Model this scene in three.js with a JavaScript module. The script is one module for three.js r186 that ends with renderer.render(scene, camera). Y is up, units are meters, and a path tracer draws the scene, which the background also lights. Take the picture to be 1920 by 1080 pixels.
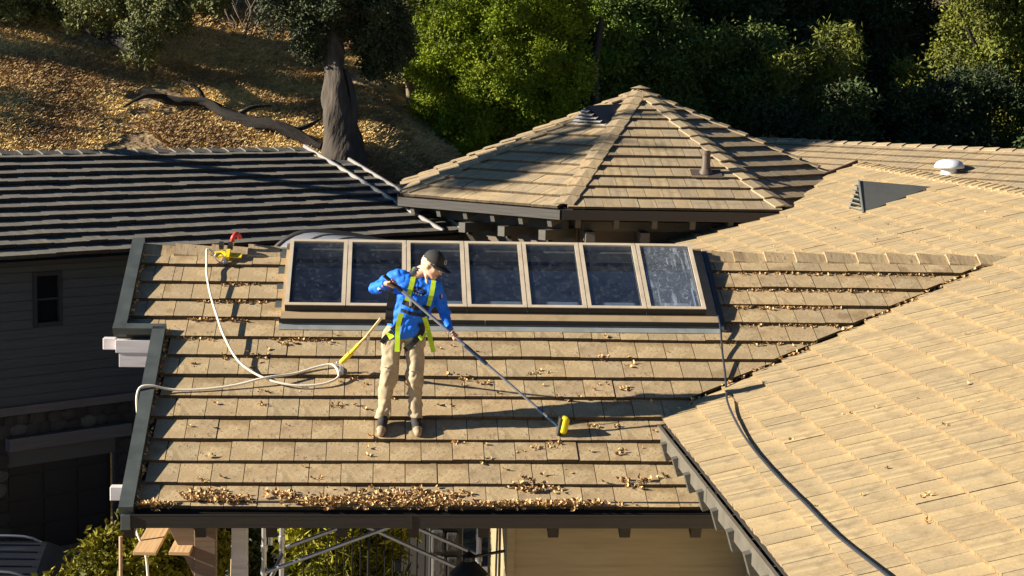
import * as THREE from 'three';
import { mergeGeometries } from 'three/addons/utils/BufferGeometryUtils.js';
import { RoundedBoxGeometry } from 'three/addons/geometries/RoundedBoxGeometry.js';
import { Sky } from 'three/addons/objects/Sky.js';

// ---------------------------------------------------------------- camera, sky, sun, exposure
const scene = new THREE.Scene();
const V3 = (x, y, z) => new THREE.Vector3(x, y, z);
const camera = new THREE.PerspectiveCamera(19.087, 1920 / 1080, 0.1, 600);
camera.position.set(2.363, 3.954, 15.474);
camera.quaternion.setFromRotationMatrix(new THREE.Matrix4().makeBasis(
  V3(0.99725, 0.01986, 0.07137), V3(-0.01125, 0.99282, -0.11908), V3(-0.07322, 0.11795, 0.99032)));
const SUN = V3(-0.925, 0.366, 0.09).normalize();
const sky = new Sky();
sky.name = 'sky'; sky.scale.setScalar(500);
sky.material.uniforms.sunPosition.value.copy(SUN);
sky.material.uniforms.turbidity.value = 2;
sky.material.uniforms.rayleigh.value = 0.8;
sky.material.uniforms.mieCoefficient.value = 0.003;
sky.material.uniforms.mieDirectionalG.value = 0.75;
sky.material.uniforms.cloudCoverage.value = 0;
sky.userData.kind = 'structure';
scene.add(sky);
scene.environmentIntensity = 0.1;
const sun = new THREE.DirectionalLight(new THREE.Color(1, 0.90, 0.74), 5);
sun.target.position.set(3, 0, -8); sun.position.copy(SUN).multiplyScalar(60).add(sun.target.position);
sun.castShadow = true;
Object.assign(sun.shadow.camera, { left: -40, right: 40, top: 40, bottom: -40, near: 1, far: 160 });
sun.shadow.mapSize.set(4096, 4096);
scene.add(sun, sun.target);
const renderer = new THREE.WebGLRenderer({ antialias: true });
renderer.toneMapping = THREE.LinearToneMapping;
renderer.toneMappingExposure = 2.3;
renderer.shadowMap.enabled = true;

// ---------------------------------------------------------------- helpers
let seedState = 7;
function seed(n) { seedState = n >>> 0; }
function rnd() { seedState = (seedState + 0x6d2b79f5) | 0; let t = Math.imul(seedState ^ (seedState >>> 15), 1 | seedState); t = (t + Math.imul(t ^ (t >>> 7), 61 | t)) ^ t; return ((t ^ (t >>> 14)) >>> 0) / 4294967296; }
const rr = (a, b) => a + (b - a) * rnd();
const gauss = () => (rnd() + rnd() + rnd() + rnd() - 2) * 1.0;
const clamp = (x, a, b) => Math.min(b, Math.max(a, x));
const sst = (a, b, x) => { const t = clamp((x - a) / (b - a), 0, 1); return t * t * (3 - 2 * t); };
const lerp = (a, b, t) => a + (b - a) * t;
const hash3 = (x, y, z) => { let h = Math.imul(x | 0, 374761393) ^ Math.imul(y | 0, 668265263) ^ Math.imul(z | 0, 2147483647 ^ 0x27d4eb2d); h = Math.imul(h ^ (h >>> 13), 1274126177); return ((h ^ (h >>> 16)) >>> 0) / 4294967296; };
function noise3(x, y, z) {
  const ix = Math.floor(x), iy = Math.floor(y), iz = Math.floor(z), fx = x - ix, fy = y - iy, fz = z - iz;
  const s = (t) => t * t * (3 - 2 * t), a = s(fx), b = s(fy), c = s(fz);
  const l = (p, q, t) => p + (q - p) * t, h = (i, j, k) => hash3(ix + i, iy + j, iz + k);
  return l(l(l(h(0, 0, 0), h(1, 0, 0), a), l(h(0, 1, 0), h(1, 1, 0), a), b), l(l(h(0, 0, 1), h(1, 0, 1), a), l(h(0, 1, 1), h(1, 1, 1), a), b), c);
}
const used = new Map();
function numbered(name) { const n = used.get(name) ?? 0; used.set(name, n + 1); return n ? `${name}_${String(n).padStart(3, '0')}` : name; }
function tag(o, label, category, group) { o.userData.label = label; o.userData.category = category; if (group) o.userData.group = group; return o; }
function thing(name, label, category, pos = [0, 0, 0], group) { const o = new THREE.Group(); o.name = numbered(name); o.position.set(...pos); scene.add(o); return tag(o, label, category, group); }
function mesh(name, geos, mat, parent) {
  const g = Array.isArray(geos) ? mergeGeometries(geos.map(norm)) : geos;
  const m = new THREE.Mesh(g, mat); m.name = parent === scene ? numbered(name) : name; m.castShadow = m.receiveShadow = true; parent.add(m); return m;
}
function norm(g) { let q = g.index ? g.toNonIndexed() : g; for (const k of Object.keys(q.attributes)) if (!['position', 'normal', 'uv'].includes(k)) q.deleteAttribute(k); if (!q.attributes.uv) q.setAttribute('uv', new THREE.Float32BufferAttribute(new Float32Array(q.attributes.position.count * 2), 2)); return q; }
function metricUV(g) {      // box projection, one repeat per metre
  const q = g.index ? g.toNonIndexed() : g, p = q.attributes.position, n = q.attributes.normal, uv = new Float32Array(p.count * 2);
  for (let i = 0; i < p.count; i++) {
    const ax = Math.abs(n.getX(i)), ay = Math.abs(n.getY(i)), az = Math.abs(n.getZ(i));
    let u, v;
    if (ax >= ay && ax >= az) { u = p.getZ(i); v = p.getY(i); } else if (ay >= az) { u = p.getX(i); v = p.getZ(i); } else { u = p.getX(i); v = p.getY(i); }
    uv[i * 2] = u; uv[i * 2 + 1] = v;
  }
  q.setAttribute('uv', new THREE.BufferAttribute(uv, 2)); return q;
}
function box(w, h, d, x = 0, y = 0, z = 0, r = 0) { const g = r ? new RoundedBoxGeometry(w, h, d, 2, r) : new THREE.BoxGeometry(w, h, d); const off = rnd() * 3; const q = metricUV(g); const uv = q.attributes.uv; for (let i = 0; i < uv.count; i++) { uv.setXY(i, uv.getX(i) + off, uv.getY(i) + off * 0.37); } return q.translate(x, y, z); }
const _m = new THREE.Matrix4();
function beam(a, b, w, h, up = V3(0, 1, 0), r = 0) {     // a bar from a to b, w across, h along 'up'; grain runs along it
  const d = b.clone().sub(a), L = d.length(), g = box(L, h, w, 0, 0, 0, r);
  const x = d.normalize(), z = x.clone().cross(up).normalize(), y = z.clone().cross(x);
  return g.applyMatrix4(_m.makeBasis(x, y, z).setPosition(a.clone().add(b).multiplyScalar(0.5)));
}
function tube(pts, r, seg = 8, tension = 0.5) {
  const c = new THREE.CatmullRomCurve3(pts, false, 'catmullrom', tension);
  return new THREE.TubeGeometry(c, Math.max(4, Math.round(pts.length * 5)), r, seg, false);
}
function rod(a, b, r, seg = 10, r2 = r) { const d = b.clone().sub(a), g = new THREE.CylinderGeometry(r2, r, d.length(), seg); g.applyQuaternion(new THREE.Quaternion().setFromUnitVectors(V3(0, 1, 0), d.normalize())); return g.translate((a.x + b.x) / 2, (a.y + b.y) / 2, (a.z + b.z) / 2); }
function taper(pts, radii, seg = 9, bump = 0) {          // a limb through pts with its own radius at each point
  const c = new THREE.CatmullRomCurve3(pts), n = pts.length * 6, fr = c.computeFrenetFrames(n), pos = [], idx = [], uvs = [];
  for (let i = 0; i <= n; i++) {
    const t = i / n, p = c.getPointAt(t), f = t * (radii.length - 1), k = Math.min(radii.length - 2, Math.floor(f)), r = lerp(radii[k], radii[k + 1], f - k);
    for (let j = 0; j <= seg; j++) {
      const a = (j % seg) / seg * Math.PI * 2, w = r * (1 + bump * (noise3(Math.cos(a) * 1.7 + p.x * 2, p.y * 2.2, Math.sin(a) * 1.7 + p.z * 2) - 0.5));
      const q = fr.normals[i].clone().multiplyScalar(Math.cos(a) * w).addScaledVector(fr.binormals[i], Math.sin(a) * w).add(p);
      pos.push(q.x, q.y, q.z); uvs.push(j / seg * r * 6.3, t * c.getLength());
    }
  }
  for (let i = 0; i < n; i++) for (let j = 0; j < seg; j++) { const a = i * (seg + 1) + j, b = a + seg + 1; idx.push(a, a + 1, b, a + 1, b + 1, b); }
  const g = new THREE.BufferGeometry(); g.setAttribute('position', new THREE.Float32BufferAttribute(pos, 3)); g.setAttribute('uv', new THREE.Float32BufferAttribute(uvs, 2)); g.setIndex(idx); g.computeVertexNormals(); return g;
}

// ---------------------------------------------------------------- textures (what surfaces are made of)
const toS = (v) => Math.round(255 * (v <= 0.0031308 ? 12.92 * v : 1.055 * Math.pow(Math.max(v, 0), 1 / 2.4) - 0.055));
function tex(size, f, srgb = true) {        // f(x, y) in 0..1 gives linear rgb or one value
  const d = new Uint8Array(size * size * 4);
  for (let y = 0; y < size; y++) for (let x = 0; x < size; x++) {
    const c = f(x / size, y / size), o = (y * size + x) * 4;
    if (srgb) { for (let k = 0; k < 3; k++) d[o + k] = clamp(toS(c[k]), 0, 255); } else d[o] = d[o + 1] = d[o + 2] = clamp(Math.round(c * 255), 0, 255);
    d[o + 3] = 255;
  }
  const t = new THREE.DataTexture(d, size, size); t.wrapS = t.wrapT = THREE.RepeatWrapping; t.magFilter = THREE.LinearFilter; t.minFilter = THREE.LinearMipmapLinearFilter; t.generateMipmaps = true;
  if (srgb) t.colorSpace = THREE.SRGBColorSpace; t.needsUpdate = true; return t;
}
const per = (x, y, fx, fy, s) => {            // tileable value noise
  const X = x * fx, Y = y * fy, ix = Math.floor(X), iy = Math.floor(Y), a = X - ix, b = Y - iy, q = (t) => t * t * (3 - 2 * t), h = (i, j) => hash3((ix + i) % fx, (iy + j) % fy, s);
  return lerp(lerp(h(0, 0), h(1, 0), q(a)), lerp(h(0, 1), h(1, 1), q(a)), q(b));
};
const fbm = (x, y, f, s, oct = 4, asp = 1) => { let v = 0, a = 0.5; for (let i = 0; i < oct; i++) { v += a * per(x, y, f << i, Math.max(1, Math.round((f << i) * asp)), s + i); a *= 0.5; } return v / (1 - Math.pow(0.5, oct)); };
const mul = (c, k) => [c[0] * k, c[1] * k, c[2] * k], mix = (a, b, t) => [lerp(a[0], b[0], t), lerp(a[1], b[1], t), lerp(a[2], b[2], t)];
const T = {};
T.slate = tex(1024, (x, y) => {               // concrete roof tile, pitted and stained, about 2 m
  const big = fbm(x, y, 3, 1, 4), mid = fbm(x, y, 14, 5, 4), fine = per(x, y, 256, 256, 9), pit = sst(0.80, 0.92, per(x, y, 150, 150, 12)) * sst(0.4, 0.6, mid);
  let c = mix([0.82, 0.75, 0.61], [1.0, 0.93, 0.78], sst(0.3, 0.7, mid)); c = mix(c, [0.84, 0.74, 0.62], sst(0.52, 0.7, big) * 0.5);
  c = mix(c, [0.42, 0.33, 0.22], sst(0.60, 0.78, fbm(x, y, 7, 21, 5)) * 0.6); c = mix(c, [0.55, 0.50, 0.40], sst(0.66, 0.74, fbm(x, y, 24, 27, 4)) * 0.5);
  return mul(c, (0.86 + 0.28 * fine) * (1 - 0.6 * pit));
});
T.slateBump = tex(512, (x, y) => 0.5 * fbm(x, y, 40, 31, 4) + 0.5 * fbm(x, y, 6, 33, 3), false);
T.streak = tex(1024, (x, y) => {              // ribbed shake tile: streaks run along v
  const s = fbm(x, y, 48, 41, 3, 0.06), s2 = fbm(x, y, 12, 45, 4, 0.2), big = fbm(x, y, 3, 47, 4), fine = per(x, y, 300, 220, 49);
  let c = mix([0.85, 0.75, 0.58], [1.04, 0.93, 0.72], sst(0.3, 0.72, s2)); c = mix(c, [0.82, 0.76, 0.64], sst(0.5, 0.75, big) * 0.6);
  c = mix(c, [0.50, 0.42, 0.31], sst(0.58, 0.76, fbm(x, y, 9, 55, 5)) * 0.45); c = mix(c, [0.62, 0.58, 0.50], sst(0.64, 0.72, fbm(x, y, 30, 57, 3)) * 0.45); return mul(c, (0.80 + 0.32 * s) * (0.9 + 0.2 * fine));
});
T.streakBump = tex(512, (x, y) => 0.65 * fbm(x, y, 40, 51, 3, 0.08) + 0.35 * fbm(x, y, 30, 53, 3), false);
T.wood = tex(512, (x, y) => { const g = fbm(x, y, 3, 61, 4, 9), l = fbm(x, y, 2, 65, 5, 22); return mul([1, 0.97, 0.93], 0.72 + 0.3 * g + 0.18 * l); });
T.woodBump = tex(512, (x, y) => fbm(x, y, 2, 65, 5, 22), false);
T.metal = tex(512, (x, y) => { const g = fbm(x, y, 6, 71, 5), d = sst(0.62, 0.75, fbm(x, y, 20, 75, 4)); return mix(mul([1, 1, 1], 0.75 + 0.4 * g), [1.5, 1.55, 1.5], d * 0.35); });
T.metalR = tex(256, (x, y) => 0.45 + 0.4 * fbm(x, y, 8, 77, 4), false);
T.bark = tex(512, (x, y) => { const g = fbm(x, y, 14, 81, 4, 0.25), h = fbm(x, y, 5, 85, 4); return mul([1, 0.93, 0.85], 0.4 + 0.9 * g * (0.6 + 0.7 * h)); });
T.barkBump = tex(512, (x, y) => fbm(x, y, 14, 81, 4, 0.25), false);
T.ground = tex(1024, (x, y) => { const a = fbm(x, y, 8, 91, 5), b = fbm(x, y, 60, 95, 4), l = per(x, y, 220, 220, 97); let c = mix([0.26, 0.17, 0.09], [0.58, 0.42, 0.19], sst(0.35, 0.68, a)); c = mix(c, [0.62, 0.47, 0.22], sst(0.55, 0.75, b) * 0.6); return mul(c, 0.7 + 0.6 * l); });
T.groundBump = tex(512, (x, y) => fbm(x, y, 30, 95, 5), false);
T.stone = tex(512, (x, y) => mul(mix([0.8, 0.78, 0.76], [1.15, 1.05, 0.95], fbm(x, y, 5, 101, 4)), 0.65 + 0.6 * fbm(x, y, 30, 105, 4)));
T.fabric = tex(256, (x, y) => mul([1, 1, 1], 0.82 + 0.22 * fbm(x, y, 10, 111, 4) + 0.12 * per(x, y, 128, 128, 115)));
const spots = (x, y, s, dense) => { let v = 0; for (const [f, k] of [[60, 1], [110, 0.8], [200, 0.6]]) { const n = per(x, y, f, f, s + f); v = Math.max(v, sst(dense, dense + 0.06, n) * k); } return v; };
T.dust = tex(1024, (x, y) => { const s = spots(x, y, 3, 0.94), low = 0.05 * fbm(x, y, 10, 121, 4) + 0.05 * sst(0.5, 0.8, fbm(x, y, 30, 125, 4)); return 1 - clamp(0.13 * s + 0.35 * low, 0, 0.8); }, false);
T.drip = tex(1024, (x, y) => { const s = spots(x, y, 7, 0.87), st = sst(0.52, 0.78, fbm(x, y, 40, 131, 3, 0.12)) * sst(0.3, 0.6, fbm(x, y, 6, 135, 3)), blot = sst(0.5, 0.7, fbm(x, y, 26, 137, 4)); return 1 - clamp(0.25 * s + 0.20 * st + 0.05 * blot + 0.07, 0, 0.9); }, false);
function rep(t, x, y) { const c = t.clone(); c.repeat.set(x, y); c.needsUpdate = true; return c; }

const lin = (r, g, b) => new THREE.Color().setRGB(r, g, b);
function std(color, o = {}) { return new THREE.MeshStandardMaterial({ color, roughness: 0.85, ...o }); }
const slateMap = rep(T.slate, 0.5, 0.5), slateB = rep(T.slateBump, 1, 1), streakMap = rep(T.streak, 0.5, 0.5), streakB = rep(T.streakBump, 1, 1);
const tones = (list, map, bumpMap, o = {}) => list.map((c) => std(lin(...c), { vertexColors: true, map, bumpMap, bumpScale: 0.004, roughness: 0.92, ...o }));
const M = {
  slate: tones([[0.475, 0.38, 0.252], [0.45, 0.362, 0.243], [0.495, 0.395, 0.26], [0.43, 0.352, 0.246]], slateMap, slateB),
  shake: tones([[0.46, 0.385, 0.262], [0.435, 0.362, 0.25], [0.48, 0.40, 0.268], [0.41, 0.35, 0.25]], streakMap, streakB, { bumpScale: 0.006 }),
  turret: tones([[0.43, 0.365, 0.275], [0.39, 0.335, 0.26], [0.455, 0.38, 0.275], [0.40, 0.35, 0.28]], streakMap, slateB),
  grey: tones([[0.20, 0.205, 0.215], [0.185, 0.19, 0.20], [0.22, 0.22, 0.225], [0.19, 0.195, 0.205]], streakMap, slateB),
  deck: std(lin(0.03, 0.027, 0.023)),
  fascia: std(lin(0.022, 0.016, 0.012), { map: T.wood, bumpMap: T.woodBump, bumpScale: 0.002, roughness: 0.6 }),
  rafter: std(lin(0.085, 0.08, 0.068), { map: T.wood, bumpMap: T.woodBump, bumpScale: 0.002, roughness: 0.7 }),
  gutterOlive: std(lin(0.17, 0.155, 0.125), { map: T.metal, roughnessMap: T.metalR, roughness: 0.7, metalness: 0.2 }),
  flash: std(lin(0.13, 0.15, 0.145), { map: T.metal, roughnessMap: T.metalR, metalness: 0.55, roughness: 0.8 }),
  lead: std(lin(0.42, 0.45, 0.44), { map: T.metal, roughnessMap: T.metalR, metalness: 0.5, roughness: 0.8 }),
  white: std(lin(0.74, 0.70, 0.72), { map: T.wood, bumpMap: T.woodBump, bumpScale: 0.001, roughness: 0.6 }),
  siding: std(lin(0.36, 0.29, 0.17), { map: T.wood, bumpMap: T.woodBump, bumpScale: 0.0015, roughness: 0.75 }),
  sidingGrey: std(lin(0.065, 0.08, 0.092), { map: T.wood, bumpMap: T.woodBump, bumpScale: 0.0015, roughness: 0.75 }),
  trimGrey: std(lin(0.13, 0.125, 0.13), { map: T.wood, roughness: 0.75 }),
  bronze: std(lin(0.50, 0.37, 0.22), { map: T.metal, roughnessMap: T.metalR, metalness: 0.25, roughness: 0.75 }),
  frameTan: std(lin(0.60, 0.50, 0.37), { map: T.metal, roughnessMap: T.metalR, metalness: 0.05, roughness: 0.7 }),
  black: std(lin(0.015, 0.015, 0.016), { roughness: 0.55 }),
  glassDark: new THREE.MeshPhysicalMaterial({ color: lin(0.02, 0.025, 0.03), roughness: 0.06, metalness: 0 }),
  brownWood: std(lin(0.20, 0.135, 0.09), { map: T.wood, bumpMap: T.woodBump, bumpScale: 0.003 }),
  greyWood: std(lin(0.68, 0.65, 0.63), { map: T.wood, bumpMap: T.woodBump, bumpScale: 0.004 }),
  plank: std(lin(0.62, 0.40, 0.20), { map: T.wood, bumpMap: T.woodBump, bumpScale: 0.003 }),
  steel: std(lin(0.52, 0.53, 0.55), { metalness: 0.85, roughness: 0.42, map: T.metal }),
  bark: std(lin(0.085, 0.072, 0.06), { map: T.bark, bumpMap: T.barkBump, bumpScale: 0.03, roughness: 0.95 }),
  darkBark: std(lin(0.018, 0.015, 0.013), { map: T.bark, bumpMap: T.barkBump, bumpScale: 0.03, roughness: 0.95 }),
  twig: std(lin(0.22, 0.17, 0.11), { roughness: 0.95 }),
  stone: [[0.055, 0.053, 0.052], [0.04, 0.039, 0.038], [0.10, 0.097, 0.095], [0.03, 0.03, 0.03]].map((c) => std(lin(...c), { map: T.stone, bumpMap: T.stone, bumpScale: 0.01 })),
  mortar: std(lin(0.04, 0.038, 0.036)),
};

// ---------------------------------------------------------------- tiled roofs
function clipPoly(poly, a, b, c) {            // keep a*u + b*v <= c
  const out = [];
  for (let i = 0; i < poly.length; i++) {
    const p = poly[i], q = poly[(i + 1) % poly.length], dp = a * p[0] + b * p[1] - c, dq = a * q[0] + b * q[1] - c;
    if (dp <= 0) out.push(p);
    if ((dp < 0 && dq > 0) || (dp > 0 && dq < 0)) { const t = dp / (dp - dq); out.push([p[0] + (q[0] - p[0]) * t, p[1] + (q[1] - p[1]) * t]); }
  }
  return out;
}
const area = (p) => { let s = 0; for (let i = 0; i < p.length; i++) { const a = p[i], b = p[(i + 1) % p.length]; s += a[0] * b[1] - a[1] * b[0]; } return s / 2; };
// a slab over a (u, v) outline: top height runs from hB at v0 to hT at v1, th thick; butt roughness chips the lower edge
function slab(poly, v0, v1, hB, hT, th, uo, vo, rough = 0, butt = 1) {
  const P = [];
  for (let i = 0; i < poly.length; i++) {     // a ragged lower edge for split-faced tiles
    const a = poly[i], b = poly[(i + 1) % poly.length]; P.push(a);
    if (rough && Math.abs(a[1] - v0) < 1e-6 && Math.abs(b[1] - v0) < 1e-6) { const n = 3; for (let k = 1; k <= n; k++) P.push([lerp(a[0], b[0], k / (n + 1)), v0 + rr(-rough, rough)]); }
  }
  const H = (v) => lerp(hB, hT, (v - v0) / (v1 - v0)), pos = [], uv = [], col = [];
  const tri = (...q) => { for (const [u, v, h, s] of q) { const k = s === undefined ? 1 : butt; col.push(k, k * (butt < 1 && s !== undefined ? 0.93 : 1), k * (butt < 1 && s !== undefined ? 0.85 : 1)); pos.push(u, v, h); uv.push(u + uo + (s || 0), v + vo + (s || 0) * 0.3); } };  // side faces get a darker vertex colour: shade painted onto the butts
  for (let i = 1; i < P.length - 1; i++) tri([P[0][0], P[0][1], H(P[0][1])], [P[i][0], P[i][1], H(P[i][1])], [P[i + 1][0], P[i + 1][1], H(P[i + 1][1])]);
  for (let i = 0; i < P.length; i++) {
    const a = P[i], b = P[(i + 1) % P.length], ta = H(a[1]), tb = H(b[1]);
    const ja = rough ? rr(-0.2, 0.2) * rough : 0;
    tri([a[0], a[1], ta, 0], [a[0], a[1] + ja, ta - th, th], [b[0], b[1], tb - th, th]); tri([a[0], a[1], ta, 0], [b[0], b[1], tb - th, th], [b[0], b[1], tb, 0]);
  }
  const g = new THREE.BufferGeometry(); g.setAttribute('position', new THREE.Float32BufferAttribute(pos, 3)); g.setAttribute('uv', new THREE.Float32BufferAttribute(uv, 2)); g.setAttribute('color', new THREE.Float32BufferAttribute(col, 3)); g.computeVertexNormals(); return g;
}
/* roof plane: O + u*U + v*V (+ h*N). spans(r) gives [[umin, umax], ...] of a course; cuts(u, v) gives half planes that a tile there is cut to. */
function frameOf(O, U, V) { const N = U.clone().cross(V); return new THREE.Matrix4().makeBasis(U, V, N).setPosition(O); }
const HB = 0.078, HT = 0.042, TH = 0.036;
function tileRoof(part, spec) {
  const { e, w, v0, rows, spans, cuts = () => [], mats, vTop = 1e9, rough = 0, gap = 0.007, keep = 300, name = 'roof_tile', hB = HB, hT = HT, th = TH, jit = 0.004, butt = 1, wave = 0 } = spec;
  part.updateMatrixWorld(true);
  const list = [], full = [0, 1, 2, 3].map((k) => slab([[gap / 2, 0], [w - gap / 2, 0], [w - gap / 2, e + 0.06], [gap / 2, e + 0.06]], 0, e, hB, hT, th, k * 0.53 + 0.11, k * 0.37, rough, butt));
  for (let r = 0; r < rows; r++) {
    const va = v0 + r * e, stag = (r % 2) * w * 0.5 + rr(-0.02, 0.02);
    for (const [ua, ub] of spans(r, va)) {
      for (let j = Math.floor((ua - stag) / w); stag + j * w < ub; j++) {
        const u = stag + j * w, rect = [[u + gap / 2, va], [u + w - gap / 2, va], [u + w - gap / 2, va + e + 0.06], [u + gap / 2, va + e + 0.06]];
        let p = rect; for (const [a, b, c] of [[-1, 0, -ua], [1, 0, ub], [0, 1, vTop], ...cuts(u + w / 2, va + e / 2, r)]) p = clipPoly(p, a, b, c);
        if (p.length < 3 || area(p) < 0.006) continue;
        const whole = p.length === 4 && Math.abs(area(p) - area(rect)) < 1e-5;
        list.push({ u, va, p, whole, mid: V3(u + w / 2, va + e / 2, 0).applyMatrix4(part.matrixWorld) });
      }
    }
  }
  for (const t of list) t.far = t.mid.distanceTo(camera.position);
  const order = [...list].sort((a, b) => a.far - b.far), near = new Set(order.slice(0, keep)), rest = [];
  for (const t of list) {
    const m = mats[Math.floor(rnd() * mats.length)], dv = rr(-jit, jit) * 0.8, dh = rr(-0.4 * jit, jit) + (rnd() < 0.03 ? 0.006 : 0), wv = wave * (noise3(t.u * 0.55, t.va * 3.3, 4.4) - 0.5), tilt = rr(-1, 1) * Math.min(0.006, jit), pick = Math.floor(rnd() * full.length);
    const g = t.whole ? full[pick] : slab(t.p.map(([a, b]) => [a - t.u, b - t.va]), 0, e, hB, hT, th, rr(0, 2), rr(0, 2), rough, butt);
    if (near.has(t)) {
      const o = new THREE.Mesh(g, m); o.name = name; o.position.set(t.u, t.va + dv + wv, dh + wv * 0.35); o.rotation.y = tilt; o.rotation.z = rr(-0.004, 0.004); o.castShadow = o.receiveShadow = true; part.add(o);
    } else { const q = g.clone(); q.rotateY(tilt); q.translate(t.u, t.va + dv + wv, dh + wv * 0.35); const c = m.color, col = q.attributes.color; for (let i = 0; i < col.count; i++) col.setXYZ(i, col.getX(i) * c.r, col.getY(i) * c.g, col.getZ(i) * c.b); rest.push(q); }
  }
  if (rest.length) { const m = mats[0].clone(); m.color.setRGB(1, 1, 1); const o = new THREE.Mesh(mergeGeometries(rest), m); o.name = name + '_field'; o.userData.kind = 'stuff'; o.castShadow = o.receiveShadow = true; part.add(o); }
}
function deckMesh(name, parent, O, U, V, outline, holes = [], mat = M.deck, depth = 0.09) {
  const s = new THREE.Shape(outline.map(([a, b]) => new THREE.Vector2(a, b)));
  for (const h of holes) s.holes.push(new THREE.Path(h.map(([a, b]) => new THREE.Vector2(a, b))));
  const g = new THREE.ExtrudeGeometry(s, { depth, bevelEnabled: false }); g.translate(0, 0, -depth);
  const q = metricUV(g); if (mat.vertexColors) q.setAttribute('color', new THREE.Float32BufferAttribute(new Float32Array(q.attributes.position.count * 3).fill(1), 3));
  const m = new THREE.Mesh(q, mat); m.name = name; m.castShadow = m.receiveShadow = true;
  m.applyMatrix4(frameOf(O, U, V)); parent.add(m); return m;
}
// ridge and hip caps: V-shaped pieces laid from a to b (world), each lapping over the next; 'side' vectors point down each slope
function caps(part, name, a, b, sideL, sideR, n, mats, wid = 0.16, h0 = 0.05, lapUp = 0.03, lower = true) {
  part.updateMatrixWorld(true); const inv = part.matrixWorld.clone().invert();
  const D = b.clone().sub(a), L = D.length(), x = D.clone().normalize(), step = L / n, len = step * 1.12, N = sideL.clone().add(sideR).negate().normalize();
  const th = 0.025;
  for (let i = 0; i < n; i++) {
    const pos = [], uv = [], o = rr(0, 2), q = (...w) => { for (const k of [0, 1, 2, 0, 2, 3]) { pos.push(...w[k]); uv.push(w[k][0] + o, w[k][1] * 1.3 + w[k][2] + o); } };
    const up0 = h0 + lapUp, up1 = h0;                          // the 'a' end rides high when lower is true
    const ring = (xx, up) => { const t = N.clone().multiplyScalar(up), l = sideL.clone().multiplyScalar(wid).add(t), r = sideR.clone().multiplyScalar(wid).add(t), d = N.clone().multiplyScalar(-th), X = x.clone().multiplyScalar(xx);
      return [l.clone().add(d), l, t, r, r.clone().add(d), t.clone().add(d)].map((p) => p.add(X).toArray()); };
    const A = ring(-rr(0, 0.012), lower ? up0 : up1), B = ring(len, lower ? up1 : up0);
    q(A[1], A[2], B[2], B[1]); q(A[2], A[3], B[3], B[2]); q(A[0], A[1], B[1], B[0]); q(A[3], A[4], B[4], B[3]); q(A[0], A[5], A[2], A[1]); q(A[5], A[4], A[3], A[2]); q(B[1], B[2], B[5], B[0]); q(B[2], B[3], B[4], B[5]);
    const g = new THREE.BufferGeometry(); g.setAttribute('position', new THREE.Float32BufferAttribute(pos, 3)); g.setAttribute('uv', new THREE.Float32BufferAttribute(uv, 2)); g.computeVertexNormals();
    g.setAttribute('color', new THREE.Float32BufferAttribute(new Float32Array(pos.length).fill(1), 3));
    const m = new THREE.Mesh(g, mats[Math.floor(rnd() * mats.length)]); m.name = name; m.castShadow = m.receiveShadow = true;
    const W = new THREE.Matrix4().setPosition(a.clone().addScaledVector(x, i * step).add(V3(0, rr(-0.006, 0.006), 0))); m.applyMatrix4(inv.clone().multiply(W)); part.add(m);
  }
}
const put = (part, name, geoWorld, mat) => { part.updateMatrixWorld(true); const m = mesh(name, geoWorld, mat, part); m.applyMatrix4(part.matrixWorld.clone().invert()); return m; };   // a piece given in world coordinates

// ---------------------------------------------------------------- terrain
const UP2 = V3(-0.632, 0, -0.775), HD = V3(0.775, 0, -0.632), E0 = V3(-1.551, 1.27, -10.75), GROUND = -3.3;
function terrain(x, z) {
  const t = (x - E0.x) * UP2.x + (z - E0.z) * UP2.z;
  let p = 2.45 + 0.40 * (-21.3 - z) + 0.12 * (1.35 - x) - 0.40 * Math.max(0, x - 1.9) + 0.2 * Math.max(0, x - 9);
  p += 0.35 * (noise3(x * 0.35, 3.1, z * 0.35) - 0.5) + 0.12 * (noise3(x * 1.3, 7.7, z * 1.3) - 0.5);
  p = Math.min(p, 60); p = Math.max(p, GROUND);
  return lerp(GROUND, p, sst(0.5, 5.8, t));
}
{
  const axis = (a, b, c, d, n, m) => { const o = []; for (let i = 0; i < m; i++) o.push(lerp(a, b, i / m)); for (let i = 0; i <= n; i++) o.push(lerp(b, c, i / n)); for (let i = 1; i <= m; i++) o.push(lerp(c, d, i / m)); return o; };
  const xs = axis(-160, -16, 30, 160, 150, 14), zs = axis(-220, -48, 4, 120, 170, 14), pos = [], uv = [], idx = [];
  for (const z of zs) for (const x of xs) { pos.push(x, terrain(x, z), z); uv.push(x / 4, z / 4); }
  for (let j = 0; j < zs.length - 1; j++) for (let i = 0; i < xs.length - 1; i++) { const a = j * xs.length + i, b = a + xs.length; idx.push(a, b, a + 1, a + 1, b, b + 1); }
  const g = new THREE.BufferGeometry(); g.setAttribute('position', new THREE.Float32BufferAttribute(pos, 3)); g.setAttribute('uv', new THREE.Float32BufferAttribute(uv, 2)); g.setIndex(idx); g.computeVertexNormals();
  const m = mesh('hillside_ground', g, std(lin(0.8, 0.78, 0.76), { map: T.ground, bumpMap: T.groundBump, bumpScale: 0.06, roughness: 1 }), scene); m.userData.kind = 'structure';
}
{ // paved yard between the buildings
  const m = mesh('driveway', box(24, 0.06, 14, 0, GROUND + 0.035, -3.4), std(lin(0.17, 0.16, 0.15), { map: T.stone, roughness: 0.95 }), scene); m.userData.kind = 'structure';
}

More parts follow.
